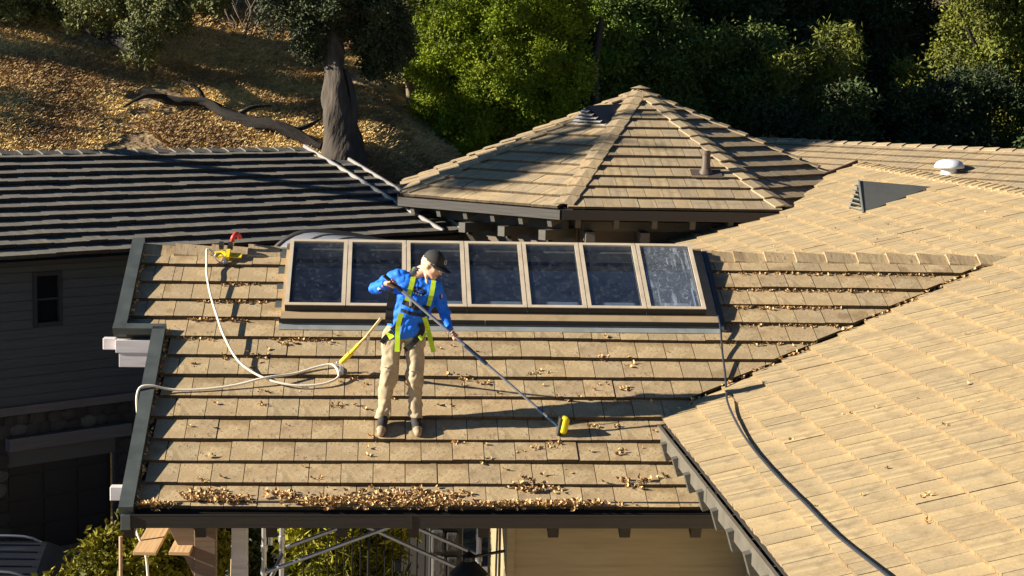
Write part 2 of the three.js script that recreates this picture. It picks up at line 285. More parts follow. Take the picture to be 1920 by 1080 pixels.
// ---------------------------------------------------------------- front wing: the roof the worker stands on
const TH1 = THREE.MathUtils.degToRad(29.5), S1 = Math.sin(TH1), C1 = Math.cos(TH1);
const MU = V3(1, 0, 0), MV = V3(0, S1, -C1), MN = V3(0, C1, S1);
const R1 = (u, v, h = 0) => V3(u, v * S1 + h * C1, -v * C1 + h * S1);     // a point on the front roof
const EXP1 = 0.317, ROW0 = 0.012;
const tileTop = (v) => { const f = (((v - ROW0) / EXP1) % 1 + 1) % 1; return lerp(HB, HT, f); };
const PVU = 5.02, PVV = 1.246, VAL = (9.398 - 5.02) / (4.113 - 1.246), RIDGE = 4.15;
const front = thing('front_wing', 'tan tiled house wing with long roof skylight and open porch, where the worker stands', 'house');
{
  seed(11);
  const sk = [[1.36, 2.9], [5.76, 2.9], [5.76, 4.06], [1.36, 4.06]];
  const vline = (v) => PVU + (v - PVV) * VAL;
  const deck = deckMesh('roof', front, V3(0, 0, 0), MU, MV, [[-0.40, RIDGE], [-0.40, 2.64], [0.03, 2.64], [0.03, 0.0], [5.55, 0.0], [5.55, vline(1.59) > 5.55 ? 1.59 : 1.6], [vline(RIDGE), RIDGE]], [sk]);
  tileRoof(deck, {
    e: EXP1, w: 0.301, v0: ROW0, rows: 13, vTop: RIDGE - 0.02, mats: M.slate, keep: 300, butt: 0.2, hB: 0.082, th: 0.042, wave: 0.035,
    spans: (r, v) => { const hi = 9.6, rest = v + EXP1 * 0.5 < 2.86 ? [[0.07, hi]] : [[0.07, 1.27], [5.89, hi]]; return v > 2.4 ? [[-0.38, 0.07], ...rest] : rest; },
    cuts: (u, v) => u < 0.12 && v < 2.8 ? [[0, -1, -2.60]] : [[1, v < 1.5 ? 0 : -VAL, v < 1.5 ? 5.5 : PVU - PVV * VAL - 0.13]],
  });
  caps(deck, 'ridge_cap', R1(-0.36, RIDGE), R1(1.24, RIDGE), V3(0, -S1, C1), V3(0, -S1, -C1), 4, M.slate, 0.2, 0.06, 0.035);
  caps(deck, 'ridge_cap', R1(5.92, RIDGE), R1(9.45, RIDGE), V3(0, -S1, C1), V3(0, -S1, -C1), 10, M.slate, 0.19, 0.06, 0.035);
  // far slope, out of sight from the street
  const rp = R1(0, RIDGE); const back = deckMesh('back_slope', front, V3(9.4, 0, 2 * rp.z), V3(-1, 0, 0), V3(0, S1, C1), [[0.0, RIDGE], [9.8, RIDGE], [9.8, 2.0], [4.38, 2.0]], [], M.slate[1], 0.12); back.position.y -= 0.02;
  // valley metal
  const a = R1(PVU - 0.35, PVV - 0.2, 0.006), b = R1(9.42, 4.12, 0.006);
  put(front, 'valley_flashing', [beam(a, b, 0.34, 0.006, MN)], M.deck);
  // rake flashing: two runs with a jog
  const rk = (u0, u1, v0, v1) => beam(R1((u0 + u1) / 2, v0, 0.085), R1((u0 + u1) / 2, v1, 0.085), Math.abs(u1 - u0), 0.11, MN);
  put(front, 'rake_flashing', [rk(-0.43, -0.30, 2.58, RIDGE + 0.06)], M.flash);
  put(front, 'rake_flashing', [rk(-0.03, 0.10, -0.06, 2.62)], M.flash);
  put(front, 'rake_flashing', [beam(R1(-0.435, 2.62, 0.10), R1(0.105, 2.62, 0.10), 0.085, 0.08, MN)], M.flash);
  put(front, 'rake_board', [rk(-0.02, 0.07, -0.02, 2.6).translate(0, -0.18, 0), rk(-0.42, -0.33, 2.80, RIDGE).translate(0, -0.18, 0)], M.fascia);
  const jz = R1(0, 2.58).z, jy = R1(0, 2.58).y;
  put(front, 'eave_box', [box(0.42, 0.15, 0.5, -0.165, jy - 0.215, jz - 0.215, 0.004), box(0.46, 0.13, 0.5, -0.178, jy - 0.075, jz - 0.205, 0.004)], M.white);
  put(front, 'lookout', [box(0.13, 0.12, 0.11, -0.50, jy - 0.075, jz - 0.18, 0.008)], M.white);
  put(front, 'lookout', [box(0.12, 0.13, 0.11, -0.10, R1(0, 0.32).y - 0.03, R1(0, 0.32).z, 0.008)], M.white);
  // gutter and eave timbers
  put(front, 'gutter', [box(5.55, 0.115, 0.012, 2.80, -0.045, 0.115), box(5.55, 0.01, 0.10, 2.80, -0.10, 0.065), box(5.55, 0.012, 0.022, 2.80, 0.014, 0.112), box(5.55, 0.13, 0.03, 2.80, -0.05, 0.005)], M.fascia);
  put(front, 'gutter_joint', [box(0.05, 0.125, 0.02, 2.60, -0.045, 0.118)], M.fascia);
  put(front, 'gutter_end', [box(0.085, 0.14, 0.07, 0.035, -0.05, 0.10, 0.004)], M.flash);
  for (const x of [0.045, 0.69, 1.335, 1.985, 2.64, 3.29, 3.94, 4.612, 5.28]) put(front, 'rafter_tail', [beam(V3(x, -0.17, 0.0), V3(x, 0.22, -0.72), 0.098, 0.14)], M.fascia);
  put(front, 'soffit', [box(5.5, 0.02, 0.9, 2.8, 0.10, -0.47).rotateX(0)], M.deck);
  // wall on the right, lapped boards
  for (let k = 0; k < 16; k++) { const y = -0.02 - k * 0.192; const g = box(2.32, 0.2, 0.02, 4.78, 0, 0); g.rotateX(-0.05); g.translate(0, y - 0.1, -0.80); put(front, 'siding_board', [g], M.siding); }
  put(front, 'corner_trim', [box(0.075, 3.2, 0.05, 3.60, -1.6, -0.775, 0.004)], M.siding);
  put(front, 'wall', [box(2.3, 3.3, 0.12, 4.78, -1.62, -0.89), box(0.12, 3.3, 3.4, 3.66, -1.62, -2.6), box(0.12, 3.1, 4.5, 5.9, -1.75, -3.05)], M.siding);
  put(front, 'gable_wall', [box(0.12, 2.0, 1.6, -0.05, -0.6, -6.0)], M.siding);
  // porch posts, beam and bracket
  put(front, 'porch_post', [box(0.15, 3.1, 0.15, 0.99, -1.72, -0.70, 0.006)], M.greyWood);
  put(front, 'porch_post', [box(0.20, 3.1, 0.16, 0.685, -1.72, -0.52, 0.006)], M.brownWood);
  { const s = new THREE.Shape([[0.28, -0.12], [0.585, -0.12], [0.585, -0.72], [0.555, -0.66]].map((p) => new THREE.Vector2(...p))); const g = new THREE.ExtrudeGeometry(s, { depth: 0.12, bevelEnabled: true, bevelSize: 0.004, bevelThickness: 0.004, bevelSegments: 1 }); g.translate(0, 0, -0.58); put(front, 'porch_bracket', [metricUV(g)], M.brownWood); }
  put(front, 'porch_beam', [box(2.7, 0.32, 0.2, 2.2, -0.42, -2.55, 0.008)], M.brownWood);
  put(front, 'porch_beam', [box(3.4, 0.24, 0.18, 1.85, -0.02, -0.75, 0.008)], M.fascia);
  put(front, 'stone_pier', [box(0.34, 3.0, 0.3, 3.02, -1.85, -2.25)], M.mortar);
  const pier = front.children[front.children.length - 1];
  for (let k = 0; k < 10; k++) for (let j = 0; j < 2; j++) put(pier, 'stone', [box(rr(0.13, 0.19), rr(0.18, 0.27), 0.09, 2.93 + j * 0.17 + rr(-0.02, 0.02), -0.55 - k * 0.28, -2.09, 0.03)], M.stone[Math.floor(rnd() * 4)]);
}
// the skylight: curb, frames, seven panes over a shaft
{
  seed(12);
  const B = (u0, u1, v0, v1, h0, h1) => { const g = box(u1 - u0, v1 - v0, h1 - h0); g.translate((u0 + u1) / 2, (v0 + v1) / 2, (h0 + h1) / 2); return g; };
  const F = frameOf(V3(0, 0, 0), MU, MV), curb = mesh('skylight', [B(1.265, 5.895, 2.78, 2.93, 0, 0.125), B(1.265, 1.375, 2.93, 4.16, 0, 0.125), B(5.76, 5.895, 2.93, 4.16, 0, 0.125), B(1.265, 5.895, 4.04, 4.16, 0, 0.125)], M.bronze, front);
  curb.applyMatrix4(F);
  mesh('apron_flashing', [B(1.25, 5.90, 2.67, 2.79, 0.06, 0.075), B(1.25, 5.90, 2.775, 2.785, 0.05, 0.11)], M.lead, curb);
  mesh('curb_lip', B(1.25, 3.4, 2.765, 2.773, 0.085, 0.14), M.black, curb); mesh('curb_lip', B(3.41, 5.91, 2.765, 2.773, 0.085, 0.14), M.black, curb);
  mesh('side_flashing', B(5.897, 5.97, 2.7, 4.15, 0.04, 0.10), M.flash, curb); mesh('side_flashing', B(1.19, 1.263, 2.86, 4.15, 0.05, 0.062), M.flash, curb);
  const w = (5.775 - 1.30) / 7, f = 0.042;
  const glass = (map) => new THREE.MeshPhysicalMaterial({ color: lin(0.66, 0.72, 0.80), roughness: 0.07, transmission: 1, thickness: 0, ior: 1.5, transmissionMap: map });
  for (let i = 0; i < 7; i++) {
    const a = 1.30 + i * w + 0.004, b = a + w - 0.008, v0 = 2.925, v1 = 4.135, h0 = 0.126, h1 = 0.205;
    mesh('frame_front_shade', [B(a, b, v0 - 0.006, v0, 0.12, 0.196)], M.black, curb);  // black strip standing in for the shade on the frame's front face
    mesh('frame', [B(a, a + f, v0, v1, h0, h1), B(b - f, b, v0, v1, h0, h1), B(a + f, b - f, v0, v0 + f, h0, h1), B(a + f, b - f, v1 - f, v1, h0, h1)], M.frameTan, curb);
    const t = i === 6 ? rep(T.drip, 0.9, 0.9) : rep(T.dust, 0.8, 0.8), g = B(a + f - 0.004, b - f + 0.004, v0 + f - 0.004, v1 - f + 0.004, 0.183, 0.187);
    mesh('glass_pane', g, glass(t), curb);
    mesh('pane_gasket', [B(a + f, a + f + 0.008, v0 + f, v1 - f, 0.184, 0.191), B(b - f - 0.008, b - f, v0 + f, v1 - f, 0.184, 0.191), B(a + f, b - f, v0 + f, v0 + f + 0.01, 0.184, 0.191)], M.black, curb);
  }
  // shaft below
  const shaft = std(lin(0.50, 0.53, 0.58)), beamMat = std(lin(0.62, 0.62, 0.62));
  mesh('light_shaft', [B(1.28, 5.88, 2.80, 2.86, -1.5, -0.095), B(1.28, 5.88, 4.08, 4.12, -1.5, -0.095), B(1.28, 1.32, 2.86, 4.08, -1.5, -0.095), B(5.8, 5.84, 2.86, 4.08, -1.5, -0.095), B(1.28, 5.88, 2.8, 4.12, -1.56, -1.5)], shaft, curb);
  const rb = []; for (let i = 0; i < 9; i++) { const x = 1.5 + i * 0.52; const g = B(-0.03, 0.03, -0.75, 0.75, -0.06, 0.06); g.rotateZ(-0.75); g.translate(x, 3.5, -0.75); rb.push(g); } rb.push(B(1.34, 5.78, 3.75, 3.83, -0.55, -0.4));
  mesh('shaft_rafters', rb, beamMat, curb);
}

// ---------------------------------------------------------------- right wing: the wide bright roof that slopes to the left
const TH2 = THREE.MathUtils.degToRad(17.875), S2 = Math.sin(TH2), C2 = Math.cos(TH2), PV = V3(5.02, 0.613, -1.084);
const R2 = (w, z, h = 0) => V3(PV.x + w * C2 - h * S2, PV.y + w * S2 + h * C2, z);
const EXP2 = 0.3625, ROW2 = 0.105;
const tileTop2 = (w) => { const f = (((w - ROW2) / EXP2) % 1 + 1) % 1; return lerp(0.072, 0.042, f); };
const right = thing('right_wing', 'house wing at right with wide sunlit roof of ribbed yellow-tan tiles sloping left', 'house');
{
  seed(21);
  const VZ = (-3.58 + 1.084) / 4.6, W1 = 6.42, Z0 = 6.2, ZB = -13.95;
  const O = V3(PV.x, PV.y, 0);
  const zf = (w) => -1.084 + VZ * w, zb = (w) => -6.076 - VZ * w;
  // local u runs along +z
  const deck = deckMesh('roof', right, O, V3(0, 0, 1), V3(C2, S2, 0), [[Z0, 0.1], [Z0, W1], [ZB - 1.9, W1], [ZB - 1.6, 5.2], [ZB, 3.9], [ZB, 0.1], [zb(0.1), 0.1], [-3.58, 4.6], [zf(0.1), 0.1]].reverse(), [], M.deck);
  tileRoof(deck, {
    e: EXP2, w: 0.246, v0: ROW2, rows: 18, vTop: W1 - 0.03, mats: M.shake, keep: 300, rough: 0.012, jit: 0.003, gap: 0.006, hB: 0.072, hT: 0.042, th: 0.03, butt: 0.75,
    spans: (r, v) => [[(v > 5.0 ? ZB - 1.8 : v > 4.2 ? ZB - 0.9 : ZB) - rr(0, 0.1), Z0]],
    cuts: (u, v, r) => { if (v > 4.62) return []; const over = 0.02; return u > -3.58 ? [[-1, VZ, 1.084 + over]] : [[1, VZ, -6.076 + over]]; },
  });
  { const l = V3(-C2, -S2, 0), rS = V3(C2, -S2, 0); caps(deck, 'ridge_cap', R2(W1, -15.85), R2(W1, 2.5), l, rS, 62, M.shake, 0.17, 0.06, 0.03, false); }
  const backW = deckMesh('back_slope', right, V3(PV.x + 2 * W1 * C2, PV.y, 0), V3(0, 0, -1), V3(-C2, S2, 0), [[-Z0, 0.1], [-Z0, W1], [15.8, W1], [15.8, 0.1]].reverse(), [], M.shake[1], 0.12); backW.position.y -= 0.02;
  // head flashing where the roof meets the turret, and the cut end
  put(right, 'end_flashing', [beam(R2(4.95, -15.2, 0.05), R2(6.4, -15.95, 0.06), 0.04, 0.10), beam(R2(0.2, ZB - 0.03, 0.05), R2(3.9, ZB - 0.03, 0.05), 0.04, 0.09)], std(lin(0.07, 0.035, 0.03), { roughness: 0.7 }));
  // gutter at the low edge with rafter tails under it
  const gx = PV.x, gy = PV.y;
  for (const [za, zc] of [[-1.5, 1.62], [1.635, 6.2]]) {
    put(right, 'gutter', [box(0.014, 0.13, zc - za, gx + 0.035, gy - 0.045, (za + zc) / 2), box(0.03, 0.014, zc - za, gx + 0.042, gy + 0.024, (za + zc) / 2), box(0.10, 0.01, zc - za, gx + 0.09, gy - 0.10, (za + zc) / 2), box(0.02, 0.16, zc - za, gx + 0.155, gy - 0.05, (za + zc) / 2)], M.gutterOlive);
  }
  for (let k = 0; k < 10; k++) put(right, 'gutter_strap', [box(0.12, 0.004, 0.012, gx + 0.095, gy + 0.022, -1.1 + k * 0.72)], M.gutterOlive);
  for (let k = 0; k < 12; k++) { const z = -0.45 + k * 0.64; put(right, 'rafter_tail', [beam(V3(gx + 0.0, gy - 0.12, z), V3(gx + 0.9, gy + 0.15, z), 0.095, 0.17)], M.rafter); }
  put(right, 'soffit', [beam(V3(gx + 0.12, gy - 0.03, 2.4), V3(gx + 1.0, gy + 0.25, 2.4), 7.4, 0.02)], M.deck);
  put(right, 'wall', [box(0.12, 3.8, 6.9, gx + 0.98, -1.5, 2.72)], M.siding);
  for (let k = 0; k < 14; k++) put(right, 'siding_board', [box(0.022, 0.195, 6.9, gx + 0.915, 0.3 - k * 0.192, 2.72)], M.siding);
  put(right, 'downspout', [box(0.07, 2.6, 0.06, gx + 0.86, -1.5, 0.6, 0.01)], M.white);
  // triangular louvred vent
  const vz = -10.35, vw = 4.78, hw = 0.42, H = 0.46, L = 1.22;
  const vp = [R2(vw, vz + hw, 0.06), R2(vw, vz - hw, 0.06), R2(vw, vz, 0.06).add(V3(0.03, H, 0)), R2(vw + L, vz, 0.07)];
  const tri = (a, b, c, t) => { const n = b.clone().sub(a).cross(c.clone().sub(a)).normalize().multiplyScalar(t), P = [a, b, c], Q = P.map((p) => p.clone().sub(n)), pos = []; const f = (...q) => q.forEach((p) => pos.push(p.x, p.y, p.z)); f(a, b, c); f(Q[0], Q[2], Q[1]); for (let i = 0; i < 3; i++) { const j = (i + 1) % 3; f(P[i], Q[i], Q[j]); f(P[i], Q[j], P[j]); } const g = new THREE.BufferGeometry(); g.setAttribute('position', new THREE.Float32BufferAttribute(pos, 3)); g.computeVertexNormals(); return metricUV(g); };
  const ventMat = std(lin(0.13, 0.135, 0.13), { map: T.metal, roughness: 0.7, metalness: 0.3 });
  const v = put(right, 'roof_vent', [tri(vp[0], vp[3], vp[2], 0.012), tri(vp[1], vp[2], vp[3], 0.012)], ventMat);
  const louv = std(lin(0.26, 0.28, 0.26), { map: T.metal, roughness: 0.6, metalness: 0.3 });
  for (let k = 0; k < 6; k++) { const t = (k + 0.3) / 6.6, h = hw * (1 - t) * 0.96, y = t * H; put(v, 'louver', [beam(R2(vw, vz - h, 0.06).add(V3(-0.01, y + 0.01, 0)), R2(vw, vz + h, 0.06).add(V3(-0.01, y + 0.01, 0)), 0.07, 0.012, V3(0.5, 0.86, 0))], louv); }
  put(v, 'vent_flange', [beam(R2(vw, vz + hw, 0.06).add(V3(-0.015, 0, 0)), vp[2].clone().add(V3(-0.015, 0.01, 0)), 0.025, 0.02)], louv);
}

// ---------------------------------------------------------------- the eight-sided turret
const TC = V3(7.165, 1.9, -17.23), TR = 4.87, TA = 0.399, THI = 1.945;
const turret = thing('turret', 'eight-sided tan tiled turret roof with pointed top and exposed beams under the eave', 'turret', [0, 0, 0]);
const tcor = (k, R = TR, y = TC.y) => V3(TC.x - R * Math.sin(TA + k * Math.PI / 4), y, TC.z + R * Math.cos(TA + k * Math.PI / 4)), APEX = V3(TC.x, TC.y + THI, TC.z);
{
  seed(31);
  const ap = TR * Math.cos(Math.PI / 8), half = TR * Math.sin(Math.PI / 8), SL = Math.hypot(ap, THI), EX = SL / 12.3;
  for (let k = 0; k < 8; k++) {
    const a = tcor(k), b = tcor(k - 1), mid = a.clone().add(b).multiplyScalar(0.5), U = b.clone().sub(a).normalize(), V = APEX.clone().sub(mid).normalize();
    const face = deckMesh('roof_face', turret, mid, U, V, [[-half, 0], [half, 0], [0, SL]], [], M.deck);
    const c = [[1, half / SL, half - 0.03], [-1, half / SL, half - 0.03]];
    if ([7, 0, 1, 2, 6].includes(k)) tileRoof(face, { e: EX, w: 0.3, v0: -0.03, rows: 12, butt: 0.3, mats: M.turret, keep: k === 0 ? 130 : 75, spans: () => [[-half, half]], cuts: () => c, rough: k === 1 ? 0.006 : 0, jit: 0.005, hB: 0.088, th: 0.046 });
  }
  const e2 = [];
  for (const k of [1, 0, -1, -2, 2, 3]) {
    const a = tcor(k, TR * 0.985).add(V3(0, 0.03, 0)), b = APEX.clone(), x = b.clone().sub(a).normalize();
    const f1 = tcor(k + 1).sub(tcor(k)).normalize(), f2 = tcor(k - 1).sub(tcor(k)).normalize();
    const side = (f) => { const t = f.clone().addScaledVector(x, -f.dot(x)).normalize(); return t; };
    const hip = mesh('hip', box(0.05, 0.02, 0.05, a.x, a.y, a.z), M.deck, turret);
    caps(hip, 'hip_cap', a, b, side(f1), side(f2), 14, M.turret, 0.17, 0.075, 0.04);
  }
  put(turret, 'finial_cap', [new THREE.ConeGeometry(0.2, 0.06, 8).translate(APEX.x, APEX.y + 0.115, APEX.z)], M.bronze);
  // gutter ring, rafter tails, beams, struts and walls
  for (const k of [2, 1, 0, 7]) {
    const a = tcor(k, TR + 0.07), b = tcor(k - 1, TR + 0.07), d = b.clone().sub(a).normalize(), out = a.clone().add(b).multiplyScalar(0.5).sub(V3(TC.x, TC.y, TC.z)).setY(0).normalize();
    put(turret, 'gutter', [beam(a.clone().add(V3(0, -0.07, 0)), b.clone().add(V3(0, -0.07, 0)), 0.11, 0.16)], M.fascia);
    for (let j = 0; j < 6; j++) { const p = a.clone().addScaledVector(d, 0.28 + j * 0.64).add(V3(0, -0.22, 0)); put(turret, 'rafter_tail', [beam(p.clone().addScaledVector(out, -0.04), p.clone().addScaledVector(out, -0.9).add(V3(0, 0.25, 0)), 0.09, 0.15)], M.rafter); }
    for (let j = 0; j < 4; j++) { const p = a.clone().addScaledVector(d, 0.5 + j * 0.92).add(V3(0, -0.45, 0)); put(turret, 'beam_end', [beam(p.clone().addScaledVector(out, -0.12), p.clone().addScaledVector(out, -1.4), 0.15, 0.17)], M.rafter);
      put(turret, 'strut', [beam(p.clone().addScaledVector(out, -0.35).add(V3(0, -0.08, 0)), p.clone().addScaledVector(out, -0.95).add(V3(0, -0.75, 0)), 0.12, 0.13)], M.rafter); }
    const wa = tcor(k, TR - 1.0), wb = tcor(k - 1, TR - 1.0);
    put(turret, 'wall', [beam(wa.clone().add(V3(0, -2.7, 0)), wb.clone().add(V3(0, -2.7, 0)), 0.12, 5.0)], std(lin(0.14, 0.11, 0.08)));
    put(turret, 'wall_plate', [beam(wa.clone().addScaledVector(out, 0.35).add(V3(0, -0.30, 0)), wb.clone().addScaledVector(out, 0.35).add(V3(0, -0.30, 0)), 0.1, 0.16)], M.rafter);
  }
  // vent pipe on the front face
  const fa = tcor(0), fb = tcor(-1), fm = fa.clone().add(fb).multiplyScalar(0.5), fU = fb.clone().sub(fa).normalize(), fV = APEX.clone().sub(fm).normalize();
  const pp = fm.clone().addScaledVector(fU, 0.72).addScaledVector(fV, 1.32);
  const pipeMat = std(lin(0.12, 0.09, 0.07), { roughness: 0.55, metalness: 0.2 });
  put(turret, 'vent_pipe', [new THREE.CylinderGeometry(0.066, 0.085, 0.40, 20).translate(pp.x, pp.y + 0.26, pp.z), new THREE.CylinderGeometry(0.082, 0.082, 0.06, 20).translate(pp.x, pp.y + 0.42, pp.z), new THREE.CylinderGeometry(0.09, 0.14, 0.10, 20).translate(pp.x, pp.y + 0.10, pp.z), beam(pp.clone().addScaledVector(fU, -0.27).add(V3(0, 0.065, 0.06)), pp.clone().addScaledVector(fU, 0.27).add(V3(0, 0.065, 0.06)), 0.32, 0.012, fU.clone().cross(fV))], pipeMat);
  // little triangular vent on the left face
  const la = tcor(1), lb = tcor(0), lm = la.clone().add(lb).multiplyScalar(0.5), lU = lb.clone().sub(la).normalize(), lV = APEX.clone().sub(lm).normalize(), lN = lU.clone().cross(lV);
  const Lp = (u, v, h) => lm.clone().addScaledVector(lU, u).addScaledVector(lV, v).addScaledVector(lN, h);
  const tri = (a, b, c) => { const g = new THREE.BufferGeometry().setFromPoints([a, b, c, a.clone().addScaledVector(lN, -0.02), c.clone().addScaledVector(lN, -0.02), b.clone().addScaledVector(lN, -0.02)]); g.computeVertexNormals(); return metricUV(g); };
  const v0 = 3.25, top = Lp(0.02, v0 + 0.05, 0.42);
  const vent = put(turret, 'roof_vent', [tri(Lp(0.42, v0, 0.07), Lp(0.1, v0 + 1.0, 0.06), top), tri(Lp(-0.42, v0, 0.07), top, Lp(0.1, v0 + 1.0, 0.06))], std(lin(0.10, 0.10, 0.10), { roughness: 0.6 }));
  for (let k = 0; k < 5; k++) { const t = (k + 0.2) / 5.4, h = 0.42 * (1 - t); put(vent, 'louver', [beam(Lp(-h, v0 - 0.02, 0.07 + t * 0.35), Lp(h, v0 - 0.02, 0.07 + t * 0.35), 0.07, 0.012, lN)], std(lin(0.42, 0.41, 0.40), { roughness: 0.55 })); }
}

// ---------------------------------------------------------------- rear wing seen between turret and right wing
const rear = thing('rear_wing', 'far house wing with long tan tiled roof behind the turret, in front of dark woods', 'house');
{
  seed(41);
  const A = V3(10.9, 2.80, -23.0), B = V3(15.2, 2.80, -18.0), U = B.clone().sub(A).setY(0).normalize(), out = V3(-U.z, 0, U.x).multiplyScalar(1), down = out.z > 0 ? out : out.clone().negate();
  const P3 = THREE.MathUtils.degToRad(18), V = down.clone().multiplyScalar(-Math.cos(P3)).add(V3(0, Math.sin(P3), 0)), SLn = 3.6, O = A.clone().addScaledVector(V, -SLn).addScaledVector(U, -1.5);
  const deck = deckMesh('roof', rear, O, U, V, [[0, 0], [11, 0], [11, SLn], [0, SLn]], [], M.deck);
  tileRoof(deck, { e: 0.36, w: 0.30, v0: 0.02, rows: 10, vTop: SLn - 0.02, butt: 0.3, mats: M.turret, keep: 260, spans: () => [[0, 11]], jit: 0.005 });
  const ra = O.clone().addScaledVector(V, SLn), rb = ra.clone().addScaledVector(U, 11);
  caps(deck, 'ridge_cap', ra, rb, V.clone().negate(), V3(-V.x, V.y * -1, -V.z).multiply(V3(-1, 1, -1)), 30, M.turret, 0.17, 0.06, 0.03, false);
  deckMesh('back_slope', rear, rb.clone().add(V3(0, -2.4, 0)).addScaledVector(down, -3), U.clone().negate(), V3(-V.x, V.y, -V.z), [[0, 0], [11, 0], [11, 3.6], [0, 3.6]], [], M.turret[1]);
  put(rear, 'wall', [beam(O.clone().addScaledVector(V, 0.7).add(V3(0, -3.0, 0)), O.clone().addScaledVector(V, 0.7).addScaledVector(U, 11).add(V3(0, -3.0, 0)), 0.15, 5.2)], M.siding);
  // white mushroom vent
  const vv = V3(13.48, 2.30, -17.84); const q = vv.clone().sub(O), uu = q.dot(U), tv = q.clone().addScaledVector(U, -uu).length(); const base = O.clone().addScaledVector(U, uu).addScaledVector(V, Math.min(tv, 2.3)).add(V3(0, 0.06, 0));
  const wm = std(lin(0.70, 0.72, 0.76), { roughness: 0.35 });
  put(rear, 'roof_vent', [new THREE.LatheGeometry([[0, 0.26], [0.14, 0.25], [0.24, 0.21], [0.29, 0.14], [0.30, 0.09], [0.27, 0.08], [0.26, 0.10], [0.16, 0.10], [0.16, -0.06]].map((p) => new THREE.Vector2(...p)), 28).translate(base.x, base.y, base.z)], wm);
}

